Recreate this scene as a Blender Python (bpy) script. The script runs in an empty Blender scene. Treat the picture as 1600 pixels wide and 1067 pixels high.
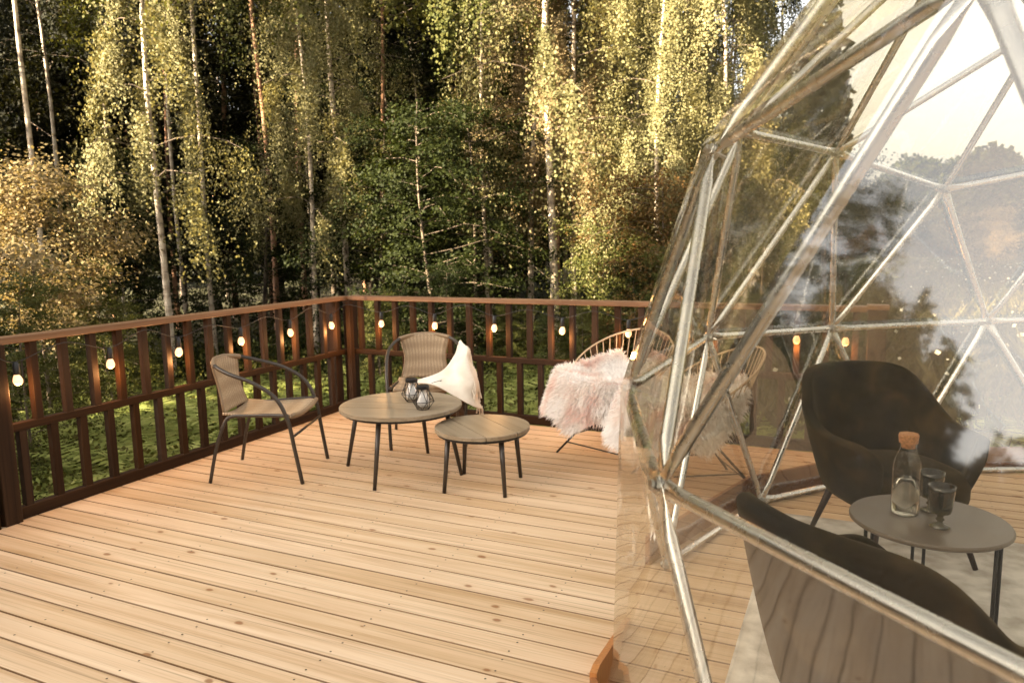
import bpy, math, random
import numpy as np
from mathutils import Vector, Matrix

R = math.radians
rng = np.random.default_rng(7)
random.seed(7)
scene = bpy.context.scene
col = scene.collection

# ------------------------------------------------------------------ camera
CAM = Vector((4.0564, -5.3172, 1.4716))
cd = bpy.data.cameras.new("camera"); cam = bpy.data.objects.new("camera", cd); col.objects.link(cam)
right = Vector((0.90823, 0.41815, -0.01632)); down = Vector((0.04236, -0.13067, -0.99052)); fwd = Vector((-0.41632, 0.89893, -0.13639))
cam.matrix_world = Matrix(((right.x, -down.x, -fwd.x, CAM.x), (right.y, -down.y, -fwd.y, CAM.y), (right.z, -down.z, -fwd.z, CAM.z), (0, 0, 0, 1)))
cd.sensor_width = 36; cd.lens = 26.17; cd.clip_start = 0.05; cd.clip_end = 2000
cd.dof.use_dof = True; cd.dof.focus_distance = 2.8; cd.dof.aperture_fstop = 4.8
scene.camera = cam

# ------------------------------------------------------------------ sky, sun, exposure
SUN_AZ, SUN_EL = 237, 16
w = bpy.data.worlds.new("World"); scene.world = w; w.use_nodes = True
nt = w.node_tree; bg = nt.nodes["Background"]
sky = nt.nodes.new("ShaderNodeTexSky"); sky.sky_type = 'NISHITA'; sky.sun_disc = False
sky.sun_elevation = R(SUN_EL); sky.sun_rotation = R(90 - SUN_AZ); sky.dust_density = 5.0; sky.ozone_density = 1.0
hs = nt.nodes.new("ShaderNodeHueSaturation"); hs.inputs["Saturation"].default_value = 0.20
mx = nt.nodes.new("ShaderNodeMix"); mx.data_type = 'RGBA'; mx.blend_type = 'MULTIPLY'; mx.inputs[0].default_value = 1
mx.inputs[7].default_value = (1.03, 0.99, 0.93, 1)
nt.links.new(sky.outputs[0], hs.inputs["Color"]); nt.links.new(hs.outputs[0], mx.inputs[6]); nt.links.new(mx.outputs[2], bg.inputs[0])
bg.inputs[1].default_value = 0.06
sd = bpy.data.lights.new("sun", 'SUN'); sd.energy = 5.0; sd.angle = R(0.6); sd.color = (1.0, 0.83, 0.58)
so = bpy.data.objects.new("sun", sd); col.objects.link(so)
sdir = Vector((math.cos(R(SUN_AZ)) * math.cos(R(SUN_EL)), math.sin(R(SUN_AZ)) * math.cos(R(SUN_EL)), math.sin(R(SUN_EL))))
so.rotation_euler = sdir.to_track_quat('Z', 'Y').to_euler(); so.location = sdir * 60
vs = scene.view_settings
vs.view_transform = 'Standard'; vs.look = 'None'; vs.gamma = 1; vs.use_curve_mapping = False; vs.exposure = 3.5
scene.cycles.max_bounces = 10; scene.cycles.transparent_max_bounces = 24; scene.cycles.transmission_bounces = 8
scene.cycles.diffuse_bounces = 4; scene.cycles.glossy_bounces = 4
scene.cycles.caustics_reflective = False; scene.cycles.caustics_refractive = False
scene.cycles.sample_clamp_indirect = 6.0
scene.cycles.use_denoising = True

# ------------------------------------------------------------------ helpers
def empty(name, loc=(0, 0, 0), rz=0.0):
    o = bpy.data.objects.new(name, None); o.location = loc; o.rotation_euler = (0, 0, rz); o.empty_display_size = 0.1
    col.objects.link(o); return o

def tag(o, label=None, cat=None, group=None, kind=None):
    if label: o["label"] = label
    if cat: o["category"] = cat
    if group: o["group"] = group
    if kind: o["kind"] = kind
    return o

def link(name, me, mat=None, parent=None):
    if mat is not None and not me.materials: me.materials.append(mat)
    o = bpy.data.objects.new(name, me); col.objects.link(o)
    if parent is not None: o.parent = parent
    return o

def copy_tree(o, parent=None):
    c = o.copy(); col.objects.link(c); c.parent = parent
    for ch in o.children: copy_tree(ch, c)
    return c

class MB:
    def __init__(s): s.v = []; s.f = []
    def add(s, vs, fs):
        n = len(s.v); s.v += [tuple(x) for x in vs]; s.f += [tuple(i + n for i in f) for f in fs]; return s
    def box(s, c, d, bev=0.0, rot=None):
        """box of full size d centred on c, long edges chamfered by bev"""
        x, y, z = d[0] / 2, d[1] / 2, d[2] / 2
        if bev <= 0:
            V = [(-x, -y, -z), (x, -y, -z), (x, y, -z), (-x, y, -z), (-x, -y, z), (x, -y, z), (x, y, z), (-x, y, z)]
            F = [(0, 3, 2, 1), (4, 5, 6, 7), (0, 1, 5, 4), (1, 2, 6, 5), (2, 3, 7, 6), (3, 0, 4, 7)]
        else:
            ax = max(range(3), key=lambda i: d[i]); o = [i for i in range(3) if i != ax]
            h = [x, y, z]; a, b = h[o[0]], h[o[1]]
            pr = [(-a + bev, -b), (a - bev, -b), (a, -b + bev), (a, b - bev), (a - bev, b), (-a + bev, b), (-a, b - bev), (-a, -b + bev)]
            V = []
            for t in (-h[ax], h[ax]):
                for p in pr:
                    q = [0, 0, 0]; q[ax] = t; q[o[0]] = p[0]; q[o[1]] = p[1]; V.append(tuple(q))
            F = [tuple(range(7, -1, -1)), tuple(range(8, 16))] + [(i, (i + 1) % 8, 8 + (i + 1) % 8, 8 + i) for i in range(8)]
            if ax == 1: F = [tuple(reversed(f)) for f in F]
        M = Matrix.Identity(3) if rot is None else rot
        return s.add([tuple(M @ Vector(v) + Vector(c)) for v in V], F)
    def tube(s, pts, rad, n=8, caps=True, closed=False):
        pts = [Vector(p) for p in pts]; m = len(pts)
        if not hasattr(rad, '__len__'): rad = [rad] * m
        t0 = (pts[1] - pts[0]).normalized()
        up = Vector((0, 0, 1)) if abs(t0.z) < 0.9 else Vector((1, 0, 0))
        nrm = (up - t0 * up.dot(t0)).normalized(); V = []
        for i in range(m):
            if closed: t = (pts[(i + 1) % m] - pts[i - 1]).normalized()
            else: t = (pts[min(i + 1, m - 1)] - pts[max(i - 1, 0)]).normalized()
            nrm = (nrm - t * nrm.dot(t)).normalized(); b = t.cross(nrm)
            for k in range(n):
                a = 2 * math.pi * k / n; V.append(pts[i] + (nrm * math.cos(a) + b * math.sin(a)) * rad[i])
        F = []
        for i in range(m if closed else m - 1):
            j = (i + 1) % m
            for k in range(n):
                F.append((i * n + k, i * n + (k + 1) % n, j * n + (k + 1) % n, j * n + k))
        if caps and not closed: F += [tuple(range(n - 1, -1, -1)), tuple((m - 1) * n + k for k in range(n))]
        return s.add(V, F)
    def lathe(s, prof, n=32, c=(0, 0, 0), close=True):
        V = []; F = []; m = len(prof)
        for r, z in prof:
            for k in range(n):
                a = 2 * math.pi * k / n; V.append((c[0] + r * math.cos(a), c[1] + r * math.sin(a), c[2] + z))
        for i in range(m - 1):
            for k in range(n): F.append((i * n + k, i * n + (k + 1) % n, (i + 1) * n + (k + 1) % n, (i + 1) * n + k))
        if close: F += [tuple(range(n - 1, -1, -1)), tuple((m - 1) * n + k for k in range(n))]
        return s.add(V, F)
    def mesh(s, name, smooth=False):
        me = bpy.data.meshes.new(name); me.from_pydata(s.v, [], s.f); me.update()
        if smooth: me.polygons.foreach_set("use_smooth", [True] * len(me.polygons))
        return me
    def build(s, name, mat, parent=None, smooth=False):
        return link(name, s.mesh(name, smooth), mat, parent)

def spline(P, n=8, closed=False):
    """Catmull-Rom through points"""
    P = [Vector(p) for p in P]; out = []; m = len(P)
    for i in range(m if closed else m - 1):
        a = P[(i - 1) % m] if closed or i > 0 else P[0] * 2 - P[1]
        b = P[i]; c = P[(i + 1) % m]
        d = P[(i + 2) % m] if closed or i + 2 < m else P[-1] * 2 - P[-2]
        for k in range(n):
            t = k / n
            out.append(0.5 * ((2 * b) + (c - a) * t + (2 * a - 5 * b + 4 * c - d) * t * t + (3 * b - a - 3 * c + d) * t ** 3))
    if not closed: out.append(P[-1])
    return out

def quads_mesh(name, V, mats):
    """V (N,4,3) -> mesh of N separate quads"""
    n = len(V); me = bpy.data.meshes.new(name)
    me.vertices.add(4 * n); me.vertices.foreach_set("co", np.ascontiguousarray(V, dtype=np.float32).ravel())
    me.loops.add(4 * n); me.loops.foreach_set("vertex_index", np.arange(4 * n, dtype=np.int32))
    me.polygons.add(n); me.polygons.foreach_set("loop_start", np.arange(0, 4 * n, 4, dtype=np.int32))
    me.update(calc_edges=True); me.validate()
    for m in mats: me.materials.append(m)
    return me

def unit(a): return a / np.maximum(np.linalg.norm(a, axis=-1, keepdims=True), 1e-9)

def leaf_quads(P, axis, size, wid=0.42, nh=None):
    n = len(P); axis = unit(axis); s = unit(np.cross(axis, rng.normal(size=(n, 3)) if nh is None else nh)); size = np.asarray(size).reshape(-1, 1)
    return np.stack([P, P + axis * size * 0.45 + s * size * wid, P + axis * size, P + axis * size * 0.45 - s * size * wid], 1)

# ------------------------------------------------------------------ materials
def mat(name):
    m = bpy.data.materials.new(name); m.use_nodes = True
    t = m.node_tree; return m, t, t.nodes["Principled BSDF"]
def N(t, kind, **kw):
    n = t.nodes.new(kind)
    for k, v in kw.items():
        if k.startswith('i_'): n.inputs[int(k[2:])].default_value = v
        else: setattr(n, k, v)
    return n
def ramp(t, src, stops):
    r = t.nodes.new("ShaderNodeValToRGB"); e = r.color_ramp.elements
    while len(e) < len(stops): e.new(0.5)
    for el, (p, c) in zip(e, stops): el.position = p; el.color = (*c, 1)
    t.links.new(src, r.inputs[0]); return r.outputs[0]
def mixc(t, f, a, b, mode='MIX'):
    m = t.nodes.new("ShaderNodeMix"); m.data_type = 'RGBA'; m.blend_type = mode
    for sock, v in ((m.inputs[0], f), (m.inputs[6], a), (m.inputs[7], b)):
        if hasattr(v, 'links'): t.links.new(v, sock)
        elif hasattr(v, '__len__'): sock.default_value = (*v[:3], 1)
        else: sock.default_value = v
    return m.outputs[2]
def math_(t, op, a, b=0.0, clamp=False):
    m = t.nodes.new("ShaderNodeMath"); m.operation = op; m.use_clamp = clamp
    for sock, v in ((m.inputs[0], a), (m.inputs[1], b)):
        if hasattr(v, 'links'): t.links.new(v, sock)
        else: sock.default_value = v
    return m.outputs[0]
def bump(t, bs, h, strength=0.3, dist=0.01):
    b = t.nodes.new("ShaderNodeBump"); b.inputs["Strength"].default_value = strength; b.inputs["Distance"].default_value = dist
    t.links.new(h, b.inputs["Height"]); t.links.new(b.outputs[0], bs.inputs["Normal"])

def coords(t, scale=(1, 1, 1), rand=True, obj=True):
    tc = t.nodes.new("ShaderNodeTexCoord"); mp = t.nodes.new("ShaderNodeMapping"); mp.inputs["Scale"].default_value = scale
    if rand:
        oi = t.nodes.new("ShaderNodeObjectInfo"); ad = N(t, "ShaderNodeVectorMath", operation='ADD')
        ml = N(t, "ShaderNodeVectorMath", operation='SCALE'); ml.inputs["Scale"].default_value = 1.0
        cb = t.nodes.new("ShaderNodeCombineXYZ")
        t.links.new(math_(t, 'MULTIPLY', oi.outputs["Random"], 37.0), cb.inputs[0]); t.links.new(math_(t, 'MULTIPLY', oi.outputs["Random"], 11.0), cb.inputs[1])
        t.links.new(tc.outputs["Object"], ad.inputs[0]); t.links.new(cb.outputs[0], ad.inputs[1]); t.links.new(ad.outputs[0], mp.inputs[0])
    else: t.links.new(tc.outputs["Object" if obj else "Generated"], mp.inputs[0])
    return mp.outputs[0]

def wood(name, c0, c1, c2, knots=(0.2, 0.08, 0.03), axis=0, rough=0.55, knot_amt=1.0, var=0.25, fine=60.0, spec=0.35):
    m, t, bs = mat(name)
    sc = [fine * 0.28] * 3; sc[axis] = 0.55
    v = coords(t, tuple(sc))
    n1 = N(t, "ShaderNodeTexNoise"); n1.inputs["Scale"].default_value = 1.0; n1.inputs["Detail"].default_value = 6; n1.inputs["Roughness"].default_value = 0.65; n1.inputs["Distortion"].default_value = 0.6
    t.links.new(v, n1.inputs["Vector"])
    c = ramp(t, n1.outputs["Fac"], [(0.3, c2), (0.48, c1), (0.68, c0)])
    # broad tone along the board
    sb = [5.0] * 3; sb[axis] = 0.7
    vb = coords(t, tuple(sb)); n2 = N(t, "ShaderNodeTexNoise"); n2.inputs["Scale"].default_value = 1.0; n2.inputs["Detail"].default_value = 3
    t.links.new(vb, n2.inputs["Vector"])
    c = mixc(t, math_(t, 'MULTIPLY', math_(t, 'SUBTRACT', n2.outputs["Fac"], 0.42, True), 1.35, True), c, c2)
    # ring figure: fine dark latewood lines
    sf = [fine * 1.6] * 3; sf[axis] = 0.9
    vf = coords(t, tuple(sf)); n3 = N(t, "ShaderNodeTexNoise"); n3.inputs["Scale"].default_value = 1.0; n3.inputs["Detail"].default_value = 3; n3.inputs["Distortion"].default_value = 0.4
    t.links.new(vf, n3.inputs["Vector"])
    line = math_(t, 'MULTIPLY', math_(t, 'SUBTRACT', n3.outputs["Fac"], 0.54, True), 3.4, True)
    c = mixc(t, line, c, tuple(0.62 * k for k in c2))
    if knot_amt > 0:
        sk = [7.0] * 3; sk[axis] = 3.6
        vk = coords(t, tuple(sk)); vo = N(t, "ShaderNodeTexVoronoi", feature='F1', voronoi_dimensions='2D'); vo.inputs["Scale"].default_value = 1.0; vo.inputs["Randomness"].default_value = 1.0
        nd = N(t, "ShaderNodeTexNoise"); nd.inputs["Scale"].default_value = 2.5
        t.links.new(vk, nd.inputs["Vector"]); ad = N(t, "ShaderNodeVectorMath", operation='ADD'); scn = N(t, "ShaderNodeVectorMath", operation='SCALE'); scn.inputs["Scale"].default_value = 0.12
        t.links.new(nd.outputs["Color"], scn.inputs[0]); t.links.new(vk, ad.inputs[0]); t.links.new(scn.outputs[0], ad.inputs[1]); t.links.new(ad.outputs[0], vo.inputs["Vector"])
        sepc = N(t, "ShaderNodeSeparateColor"); t.links.new(vo.outputs["Color"], sepc.inputs[0])
        rad = math_(t, 'MULTIPLY', math_(t, 'SUBTRACT', sepc.outputs[0], 0.55, True), 0.24)
        k = math_(t, 'MULTIPLY', math_(t, 'SUBTRACT', rad, vo.outputs["Distance"]), 26.0, True)
        halo = math_(t, 'MULTIPLY', math_(t, 'SUBTRACT', math_(t, 'ADD', rad, 0.10), vo.outputs["Distance"]), math_(t, 'MULTIPLY', math_(t, 'GREATER_THAN', rad, 0.01), 5.0), True)
        c = mixc(t, math_(t, 'MULTIPLY', halo, 0.4 * knot_amt), c, c2)
        c = mixc(t, math_(t, 'MULTIPLY', k, 0.85 * knot_amt), c, knots)
    oi = t.nodes.new("ShaderNodeObjectInfo")
    hv = N(t, "ShaderNodeHueSaturation"); t.links.new(c, hv.inputs["Color"])
    t.links.new(math_(t, 'ADD', math_(t, 'MULTIPLY', oi.outputs["Random"], var), 1.0 - var * 0.5), hv.inputs["Value"])
    t.links.new(math_(t, 'ADD', math_(t, 'MULTIPLY', oi.outputs["Random"], -var * 0.8), 1.0 + var * 0.4), hv.inputs["Saturation"])
    t.links.new(hv.outputs[0], bs.inputs["Base Color"])
    rr = math_(t, 'ADD', math_(t, 'MULTIPLY', n1.outputs["Fac"], 0.25), rough - 0.12); t.links.new(rr, bs.inputs["Roughness"])
    bs.inputs["Specular IOR Level"].default_value = spec
    bump(t, bs, math_(t, 'ADD', n1.outputs["Fac"], math_(t, 'MULTIPLY', n3.outputs["Fac"], 0.5)), 0.22, 0.004)
    return m

M = {}
M['deck'] = wood("deck_pine", (0.79, 0.60, 0.40), (0.695, 0.49, 0.302), (0.50, 0.315, 0.160), (0.27, 0.115, 0.04), 0, 0.5, 1.0, 0.10, 60, 0.4)
M['deck_edge'] = wood("grimy_shaded_edge", (0.36, 0.215, 0.11), (0.28, 0.16, 0.078), (0.18, 0.097, 0.044), (0.05, 0.02, 0.01), 0, 0.75, 0.0, 0.2)  # gap shade put into the plank edge colour, together with joint grime
M['rail'] = wood("stained_rail", (0.052, 0.0245, 0.0100), (0.033, 0.0150, 0.0058), (0.016, 0.0070, 0.0028), (0.03, 0.01, 0.004), 0, 0.6, 0.5, 0.35, 60, 0.15)
M['railz'] = wood("stained_baluster", (0.052, 0.0245, 0.0100), (0.033, 0.0150, 0.0058), (0.016, 0.0070, 0.0028), (0.03, 0.01, 0.004), 2, 0.6, 0.5, 0.35, 60, 0.15)
M['raily'] = wood("stained_rail_side", (0.052, 0.0245, 0.0100), (0.033, 0.0150, 0.0058), (0.016, 0.0070, 0.0028), (0.03, 0.01, 0.004), 1, 0.6, 0.5, 0.35, 60, 0.15)
M['cap'] = wood("worn_handrail", (0.28, 0.145, 0.068), (0.20, 0.098, 0.043), (0.12, 0.052, 0.022), (0.05, 0.02, 0.01), 0, 0.5, 0.7, 0.1, 60, 0.4)
M['capy'] = wood("worn_handrail_side", (0.28, 0.145, 0.068), (0.20, 0.098, 0.043), (0.12, 0.052, 0.022), (0.05, 0.02, 0.01), 1, 0.5, 0.7, 0.1, 60, 0.4)
M['table_wood'] = wood("grey_acacia_top", (0.34, 0.265, 0.175), (0.29, 0.22, 0.14), (0.22, 0.16, 0.095), (0.12, 0.08, 0.045), 0, 0.42, 0.4, 0.1, 45, 0.5)
M['base_board'] = wood("orange_base_board", (0.36, 0.15, 0.05), (0.30, 0.115, 0.036), (0.22, 0.08, 0.024), (0.02, 0.01, 0.004), 0, 0.6, 0.2, 0.2)
M['stake'] = wood("orange_pine", (0.62, 0.27, 0.085), (0.55, 0.22, 0.06), (0.45, 0.16, 0.04), (0.3, 0.1, 0.02), 2, 0.4, 0.1, 0.05)
M['darkleg'] = wood("dark_wood_leg", (0.045, 0.022, 0.012), (0.03, 0.015, 0.008), (0.018, 0.009, 0.005), (0.01, 0.005, 0.003), 2, 0.45, 0.0, 0.1)

def plain(name, c, rough=0.5, metal=0.0, noise=0.0, ns=40, bstr=0.0, spec=0.5):
    m, t, bs = mat(name); bs.inputs["Roughness"].default_value = rough; bs.inputs["Metallic"].default_value = metal; bs.inputs["Specular IOR Level"].default_value = spec
    bs.inputs["Base Color"].default_value = (*c, 1)
    if noise > 0 or bstr > 0:
        v = coords(t, (1, 1, 1)); n = N(t, "ShaderNodeTexNoise"); n.inputs["Scale"].default_value = ns; n.inputs["Detail"].default_value = 5
        t.links.new(v, n.inputs["Vector"])
        t.links.new(ramp(t, n.outputs["Fac"], [(0.3, tuple(k * (1 - noise) for k in c)), (0.7, tuple(min(1, k * (1 + noise)) for k in c))]), bs.inputs["Base Color"])
        t.links.new(math_(t, 'ADD', math_(t, 'MULTIPLY', n.outputs["Fac"], 0.3), rough - 0.15), bs.inputs["Roughness"])
        if bstr > 0: bump(t, bs, n.outputs["Fac"], bstr, 0.003)
    return m
M['steel'] = plain("galvanised_steel", (0.72, 0.73, 0.74), 0.27, 1.0, 0.06, 22, 0.0)
M['bolt'] = plain("bolt_steel", (0.5, 0.49, 0.47), 0.35, 1.0, 0.1, 60)
M['frame'] = plain("brown_grey_tube", (0.050, 0.038, 0.028), 0.36, 0.25, 0.15, 60)
M['black'] = plain("black_metal", (0.015, 0.013, 0.012), 0.42, 0.3, 0.2, 60)
M['screw'] = plain("screw_head", (0.12, 0.09, 0.06), 0.4, 0.8, 0.2, 60)
M['cable'] = plain("black_cable", (0.010, 0.010, 0.010), 0.5, 0, 0.2, 60)
M['rope'] = plain("beige_cord", (0.50, 0.36, 0.22), 0.6, 0, 0.2, 80)
M['cork'] = plain("cork", (0.46, 0.22, 0.09), 0.8, 0, 0.35, 120, 0.3)
M['tabletop'] = plain("grey_tabletop", (0.155, 0.125, 0.098), 0.38, 0, 0.12, 14)
M['velvet'] = None
def velvet():
    m, t, bs = mat("olive_velvet"); v = coords(t, (1, 1, 1))
    n = N(t, "ShaderNodeTexNoise"); n.inputs["Scale"].default_value = 5.5; n.inputs["Detail"].default_value = 4; n.inputs["Distortion"].default_value = 0.8
    t.links.new(v, n.inputs["Vector"])
    t.links.new(ramp(t, n.outputs["Fac"], [(0.32, (0.011, 0.007, 0.0016)), (0.55, (0.028, 0.018, 0.0045)), (0.75, (0.062, 0.039, 0.011))]), bs.inputs["Base Color"])
    bs.inputs["Roughness"].default_value = 0.85; bs.inputs["Specular IOR Level"].default_value = 0.15
    bs.inputs["Sheen Weight"].default_value = 0.16; bs.inputs["Sheen Roughness"].default_value = 0.4; bs.inputs["Sheen Tint"].default_value = (0.5, 0.38, 0.16, 1)
    n2 = N(t, "ShaderNodeTexNoise"); n2.inputs["Scale"].default_value = 420; t.links.new(v, n2.inputs["Vector"]); bump(t, bs, n2.outputs["Fac"], 0.25, 0.002)
    return m
M['velvet'] = velvet()
def wicker():
    m, t, bs = mat("woven_rattan"); tc = t.nodes.new("ShaderNodeTexCoord")
    mp = N(t, "ShaderNodeMapping"); t.links.new(tc.outputs["UV"], mp.inputs[0])
    br = N(t, "ShaderNodeTexBrick"); br.inputs["Scale"].default_value = 1.0; br.inputs["Mortar Size"].default_value = 0.18; br.inputs["Brick Width"].default_value = 2.0; br.inputs["Row Height"].default_value = 1.0
    br.inputs["Color1"].default_value = (0.80, 0.62, 0.41, 1); br.inputs["Color2"].default_value = (0.70, 0.52, 0.32, 1); br.inputs["Mortar"].default_value = (0.16, 0.10, 0.05, 1); br.inputs["Mortar Smooth"].default_value = 0.6
    mp.inputs["Scale"].default_value = (44, 52, 1); t.links.new(mp.outputs[0], br.inputs["Vector"])
    n = N(t, "ShaderNodeTexNoise"); n.inputs["Scale"].default_value = 3.0; n.inputs["Detail"].default_value = 4
    mp2 = N(t, "ShaderNodeMapping"); mp2.inputs["Scale"].default_value = (1.2, 9, 1); t.links.new(tc.outputs["UV"], mp2.inputs[0]); t.links.new(mp2.outputs[0], n.inputs["Vector"])
    c = mixc(t, math_(t, 'MULTIPLY', n.outputs["Fac"], 0.55), br.outputs["Color"], (0.46, 0.32, 0.19))
    wv = N(t, "ShaderNodeTexWave", wave_type='BANDS', bands_direction='Y'); wv.inputs["Scale"].default_value = 1.05; wv.inputs["Distortion"].default_value = 0.4; t.links.new(tc.outputs["UV"], wv.inputs["Vector"])
    c = mixc(t, math_(t, 'MULTIPLY', wv.outputs["Fac"], 0.5), c, (0.26, 0.165, 0.085))
    wx = N(t, "ShaderNodeTexWave", wave_type='BANDS', bands_direction='X'); wx.inputs["Scale"].default_value = 4.2; t.links.new(tc.outputs["UV"], wx.inputs["Vector"])
    c = mixc(t, math_(t, 'MULTIPLY', wx.outputs["Fac"], 0.4), c, (0.18, 0.11, 0.06))
    t.links.new(c, bs.inputs["Base Color"]); bs.inputs["Roughness"].default_value = 0.55
    bump(t, bs, math_(t, 'SUBTRACT', 1.0, br.outputs["Fac"]), 0.8, 0.004)
    return m
M['wicker'] = wicker()
def cloth(name, c, c2, scale=260):
    m, t, bs = mat(name); v = coords(t, (1, 1, 1)); n = N(t, "ShaderNodeTexNoise"); n.inputs["Scale"].default_value = 9; n.inputs["Detail"].default_value = 5; t.links.new(v, n.inputs["Vector"])
    t.links.new(ramp(t, n.outputs["Fac"], [(0.35, c2), (0.65, c)]), bs.inputs["Base Color"]); bs.inputs["Roughness"].default_value = 0.9; bs.inputs["Specular IOR Level"].default_value = 0.1
    wv = N(t, "ShaderNodeTexNoise"); wv.inputs["Scale"].default_value = scale; t.links.new(v, wv.inputs["Vector"]); bump(t, bs, wv.outputs["Fac"], 0.5, 0.003)
    return m
M['throw'] = cloth("cream_throw", (0.80, 0.72, 0.60), (0.68, 0.58, 0.46))
M['rug'] = cloth("pale_rug", (0.86, 0.83, 0.78), (0.50, 0.46, 0.41), 150)
def fleece():
    m, t, bs = mat("pink_fleece"); v = coords(t, (1, 1, 1)); n = N(t, "ShaderNodeTexNoise"); n.inputs["Scale"].default_value = 4.5; n.inputs["Detail"].default_value = 3; t.links.new(v, n.inputs["Vector"])
    g = t.nodes.new("ShaderNodeNewGeometry")
    c = ramp(t, n.outputs["Fac"], [(0.34, (0.82, 0.60, 0.51)), (0.44, (0.90, 0.82, 0.75)), (0.56, (0.94, 0.91, 0.87))])
    c = mixc(t, math_(t, 'MULTIPLY', g.outputs["Random Per Island"], 0.35), c, (0.85, 0.76, 0.69))
    t.links.new(c, bs.inputs["Base Color"]); bs.inputs["Roughness"].default_value = 0.8; bs.inputs["Specular IOR Level"].default_value = 0.2
    bs.inputs["Sheen Weight"].default_value = 0.3
    tr = t.nodes.new("ShaderNodeBsdfTranslucent"); t.links.new(c, tr.inputs[0]); ms = t.nodes.new("ShaderNodeMixShader"); ms.inputs[0].default_value = 0.35
    t.links.new(bs.outputs[0], ms.inputs[1]); t.links.new(tr.outputs[0], ms.inputs[2]); t.links.new(ms.outputs[0], t.nodes["Material Output"].inputs[0])
    return m
M['fleece'] = fleece()
def schlick(t, r0, k):
    lw = t.nodes.new("ShaderNodeLayerWeight"); lw.inputs[0].default_value = 0.5
    p5 = math_(t, 'POWER', lw.outputs["Facing"], 5.0)
    return math_(t, 'MULTIPLY', math_(t, 'ADD', math_(t, 'MULTIPLY', p5, 1 - r0), r0), k, True)
def film():
    m, t, bs = mat("clear_pvc_film"); t.nodes.remove(bs)
    lw = t.nodes.new("ShaderNodeLayerWeight"); lw.inputs[0].default_value = 0.5
    fac = math_(t, 'ADD', math_(t, 'MULTIPLY', math_(t, 'POWER', lw.outputs["Facing"], 4.5), 0.40), 0.195)           # both surfaces of the thick sheet
    tr = t.nodes.new("ShaderNodeBsdfTransparent"); tr.inputs[0].default_value = (0.87, 0.82, 0.72, 1)
    gl = t.nodes.new("ShaderNodeBsdfGlossy"); gl.inputs["Roughness"].default_value = 0.04; gl.inputs[0].default_value = (1, 1, 1, 1)
    v = coords(t, (1, 1, 1), False); n = N(t, "ShaderNodeTexNoise"); n.inputs["Scale"].default_value = 2.6; n.inputs["Detail"].default_value = 3; n.inputs["Roughness"].default_value = 0.45; t.links.new(v, n.inputs["Vector"])
    b = t.nodes.new("ShaderNodeBump"); b.inputs["Strength"].default_value = 0.10; b.inputs["Distance"].default_value = 0.02; t.links.new(n.outputs["Fac"], b.inputs["Height"])
    t.links.new(b.outputs[0], gl.inputs["Normal"])
    ms = t.nodes.new("ShaderNodeMixShader"); t.links.new(fac, ms.inputs[0]); t.links.new(tr.outputs[0], ms.inputs[1]); t.links.new(gl.outputs[0], ms.inputs[2])
    df = t.nodes.new("ShaderNodeBsdfDiffuse"); df.inputs[0].default_value = (0.8, 0.76, 0.68, 1)     # dust and haze of the plastic
    m2 = t.nodes.new("ShaderNodeMixShader")
    nd = N(t, "ShaderNodeTexNoise"); nd.inputs["Scale"].default_value = 6; nd.inputs["Detail"].default_value = 6; t.links.new(v, nd.inputs["Vector"])
    t.links.new(math_(t, 'MULTIPLY', nd.outputs["Fac"], 0.035), m2.inputs[0])
    t.links.new(ms.outputs[0], m2.inputs[1]); t.links.new(df.outputs[0], m2.inputs[2]); t.links.new(m2.outputs[0], t.nodes["Material Output"].inputs[0])
    return m
M['film'] = film()
def thin_glass(name, tint, k=1.8, rough=0.02):
    m, t, bs = mat(name); t.nodes.remove(bs)
    tr = t.nodes.new("ShaderNodeBsdfTransparent"); tr.inputs[0].default_value = (*tint, 1)
    gl = t.nodes.new("ShaderNodeBsdfGlossy"); gl.inputs["Roughness"].default_value = rough
    ms = t.nodes.new("ShaderNodeMixShader"); t.links.new(schlick(t, 0.04, k), ms.inputs[0]); t.links.new(tr.outputs[0], ms.inputs[1]); t.links.new(gl.outputs[0], ms.inputs[2])
    t.links.new(ms.outputs[0], t.nodes["Material Output"].inputs[0]); return m
M['glass'] = thin_glass("clear_glass", (0.93, 0.92, 0.88))
M['smoked'] = thin_glass("smoked_green_glass", (0.42, 0.38, 0.20), 2.2, 0.05)
m, t, bs = mat("water"); bs.inputs["Base Color"].default_value = (0.95, 0.95, 0.93, 1); bs.inputs["Transmission Weight"].default_value = 1; bs.inputs["IOR"].default_value = 1.33; bs.inputs["Roughness"].default_value = 0.05; M['water'] = m
m, t, bs = mat("frosted_bulb"); bs.inputs["Base Color"].default_value = (0.80, 0.78, 0.74, 1); bs.inputs["Roughness"].default_value = 0.3; bs.inputs["Transmission Weight"].default_value = 0.35; M['frost'] = m
m, t, bs = mat("glowing_bulb"); bs.inputs["Base Color"].default_value = (0.9, 0.7, 0.45, 1); bs.inputs["Emission Color"].default_value = (1.0, 0.46, 0.20, 1); bs.inputs["Emission Strength"].default_value = 0.18; M['bulb'] = m

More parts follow.
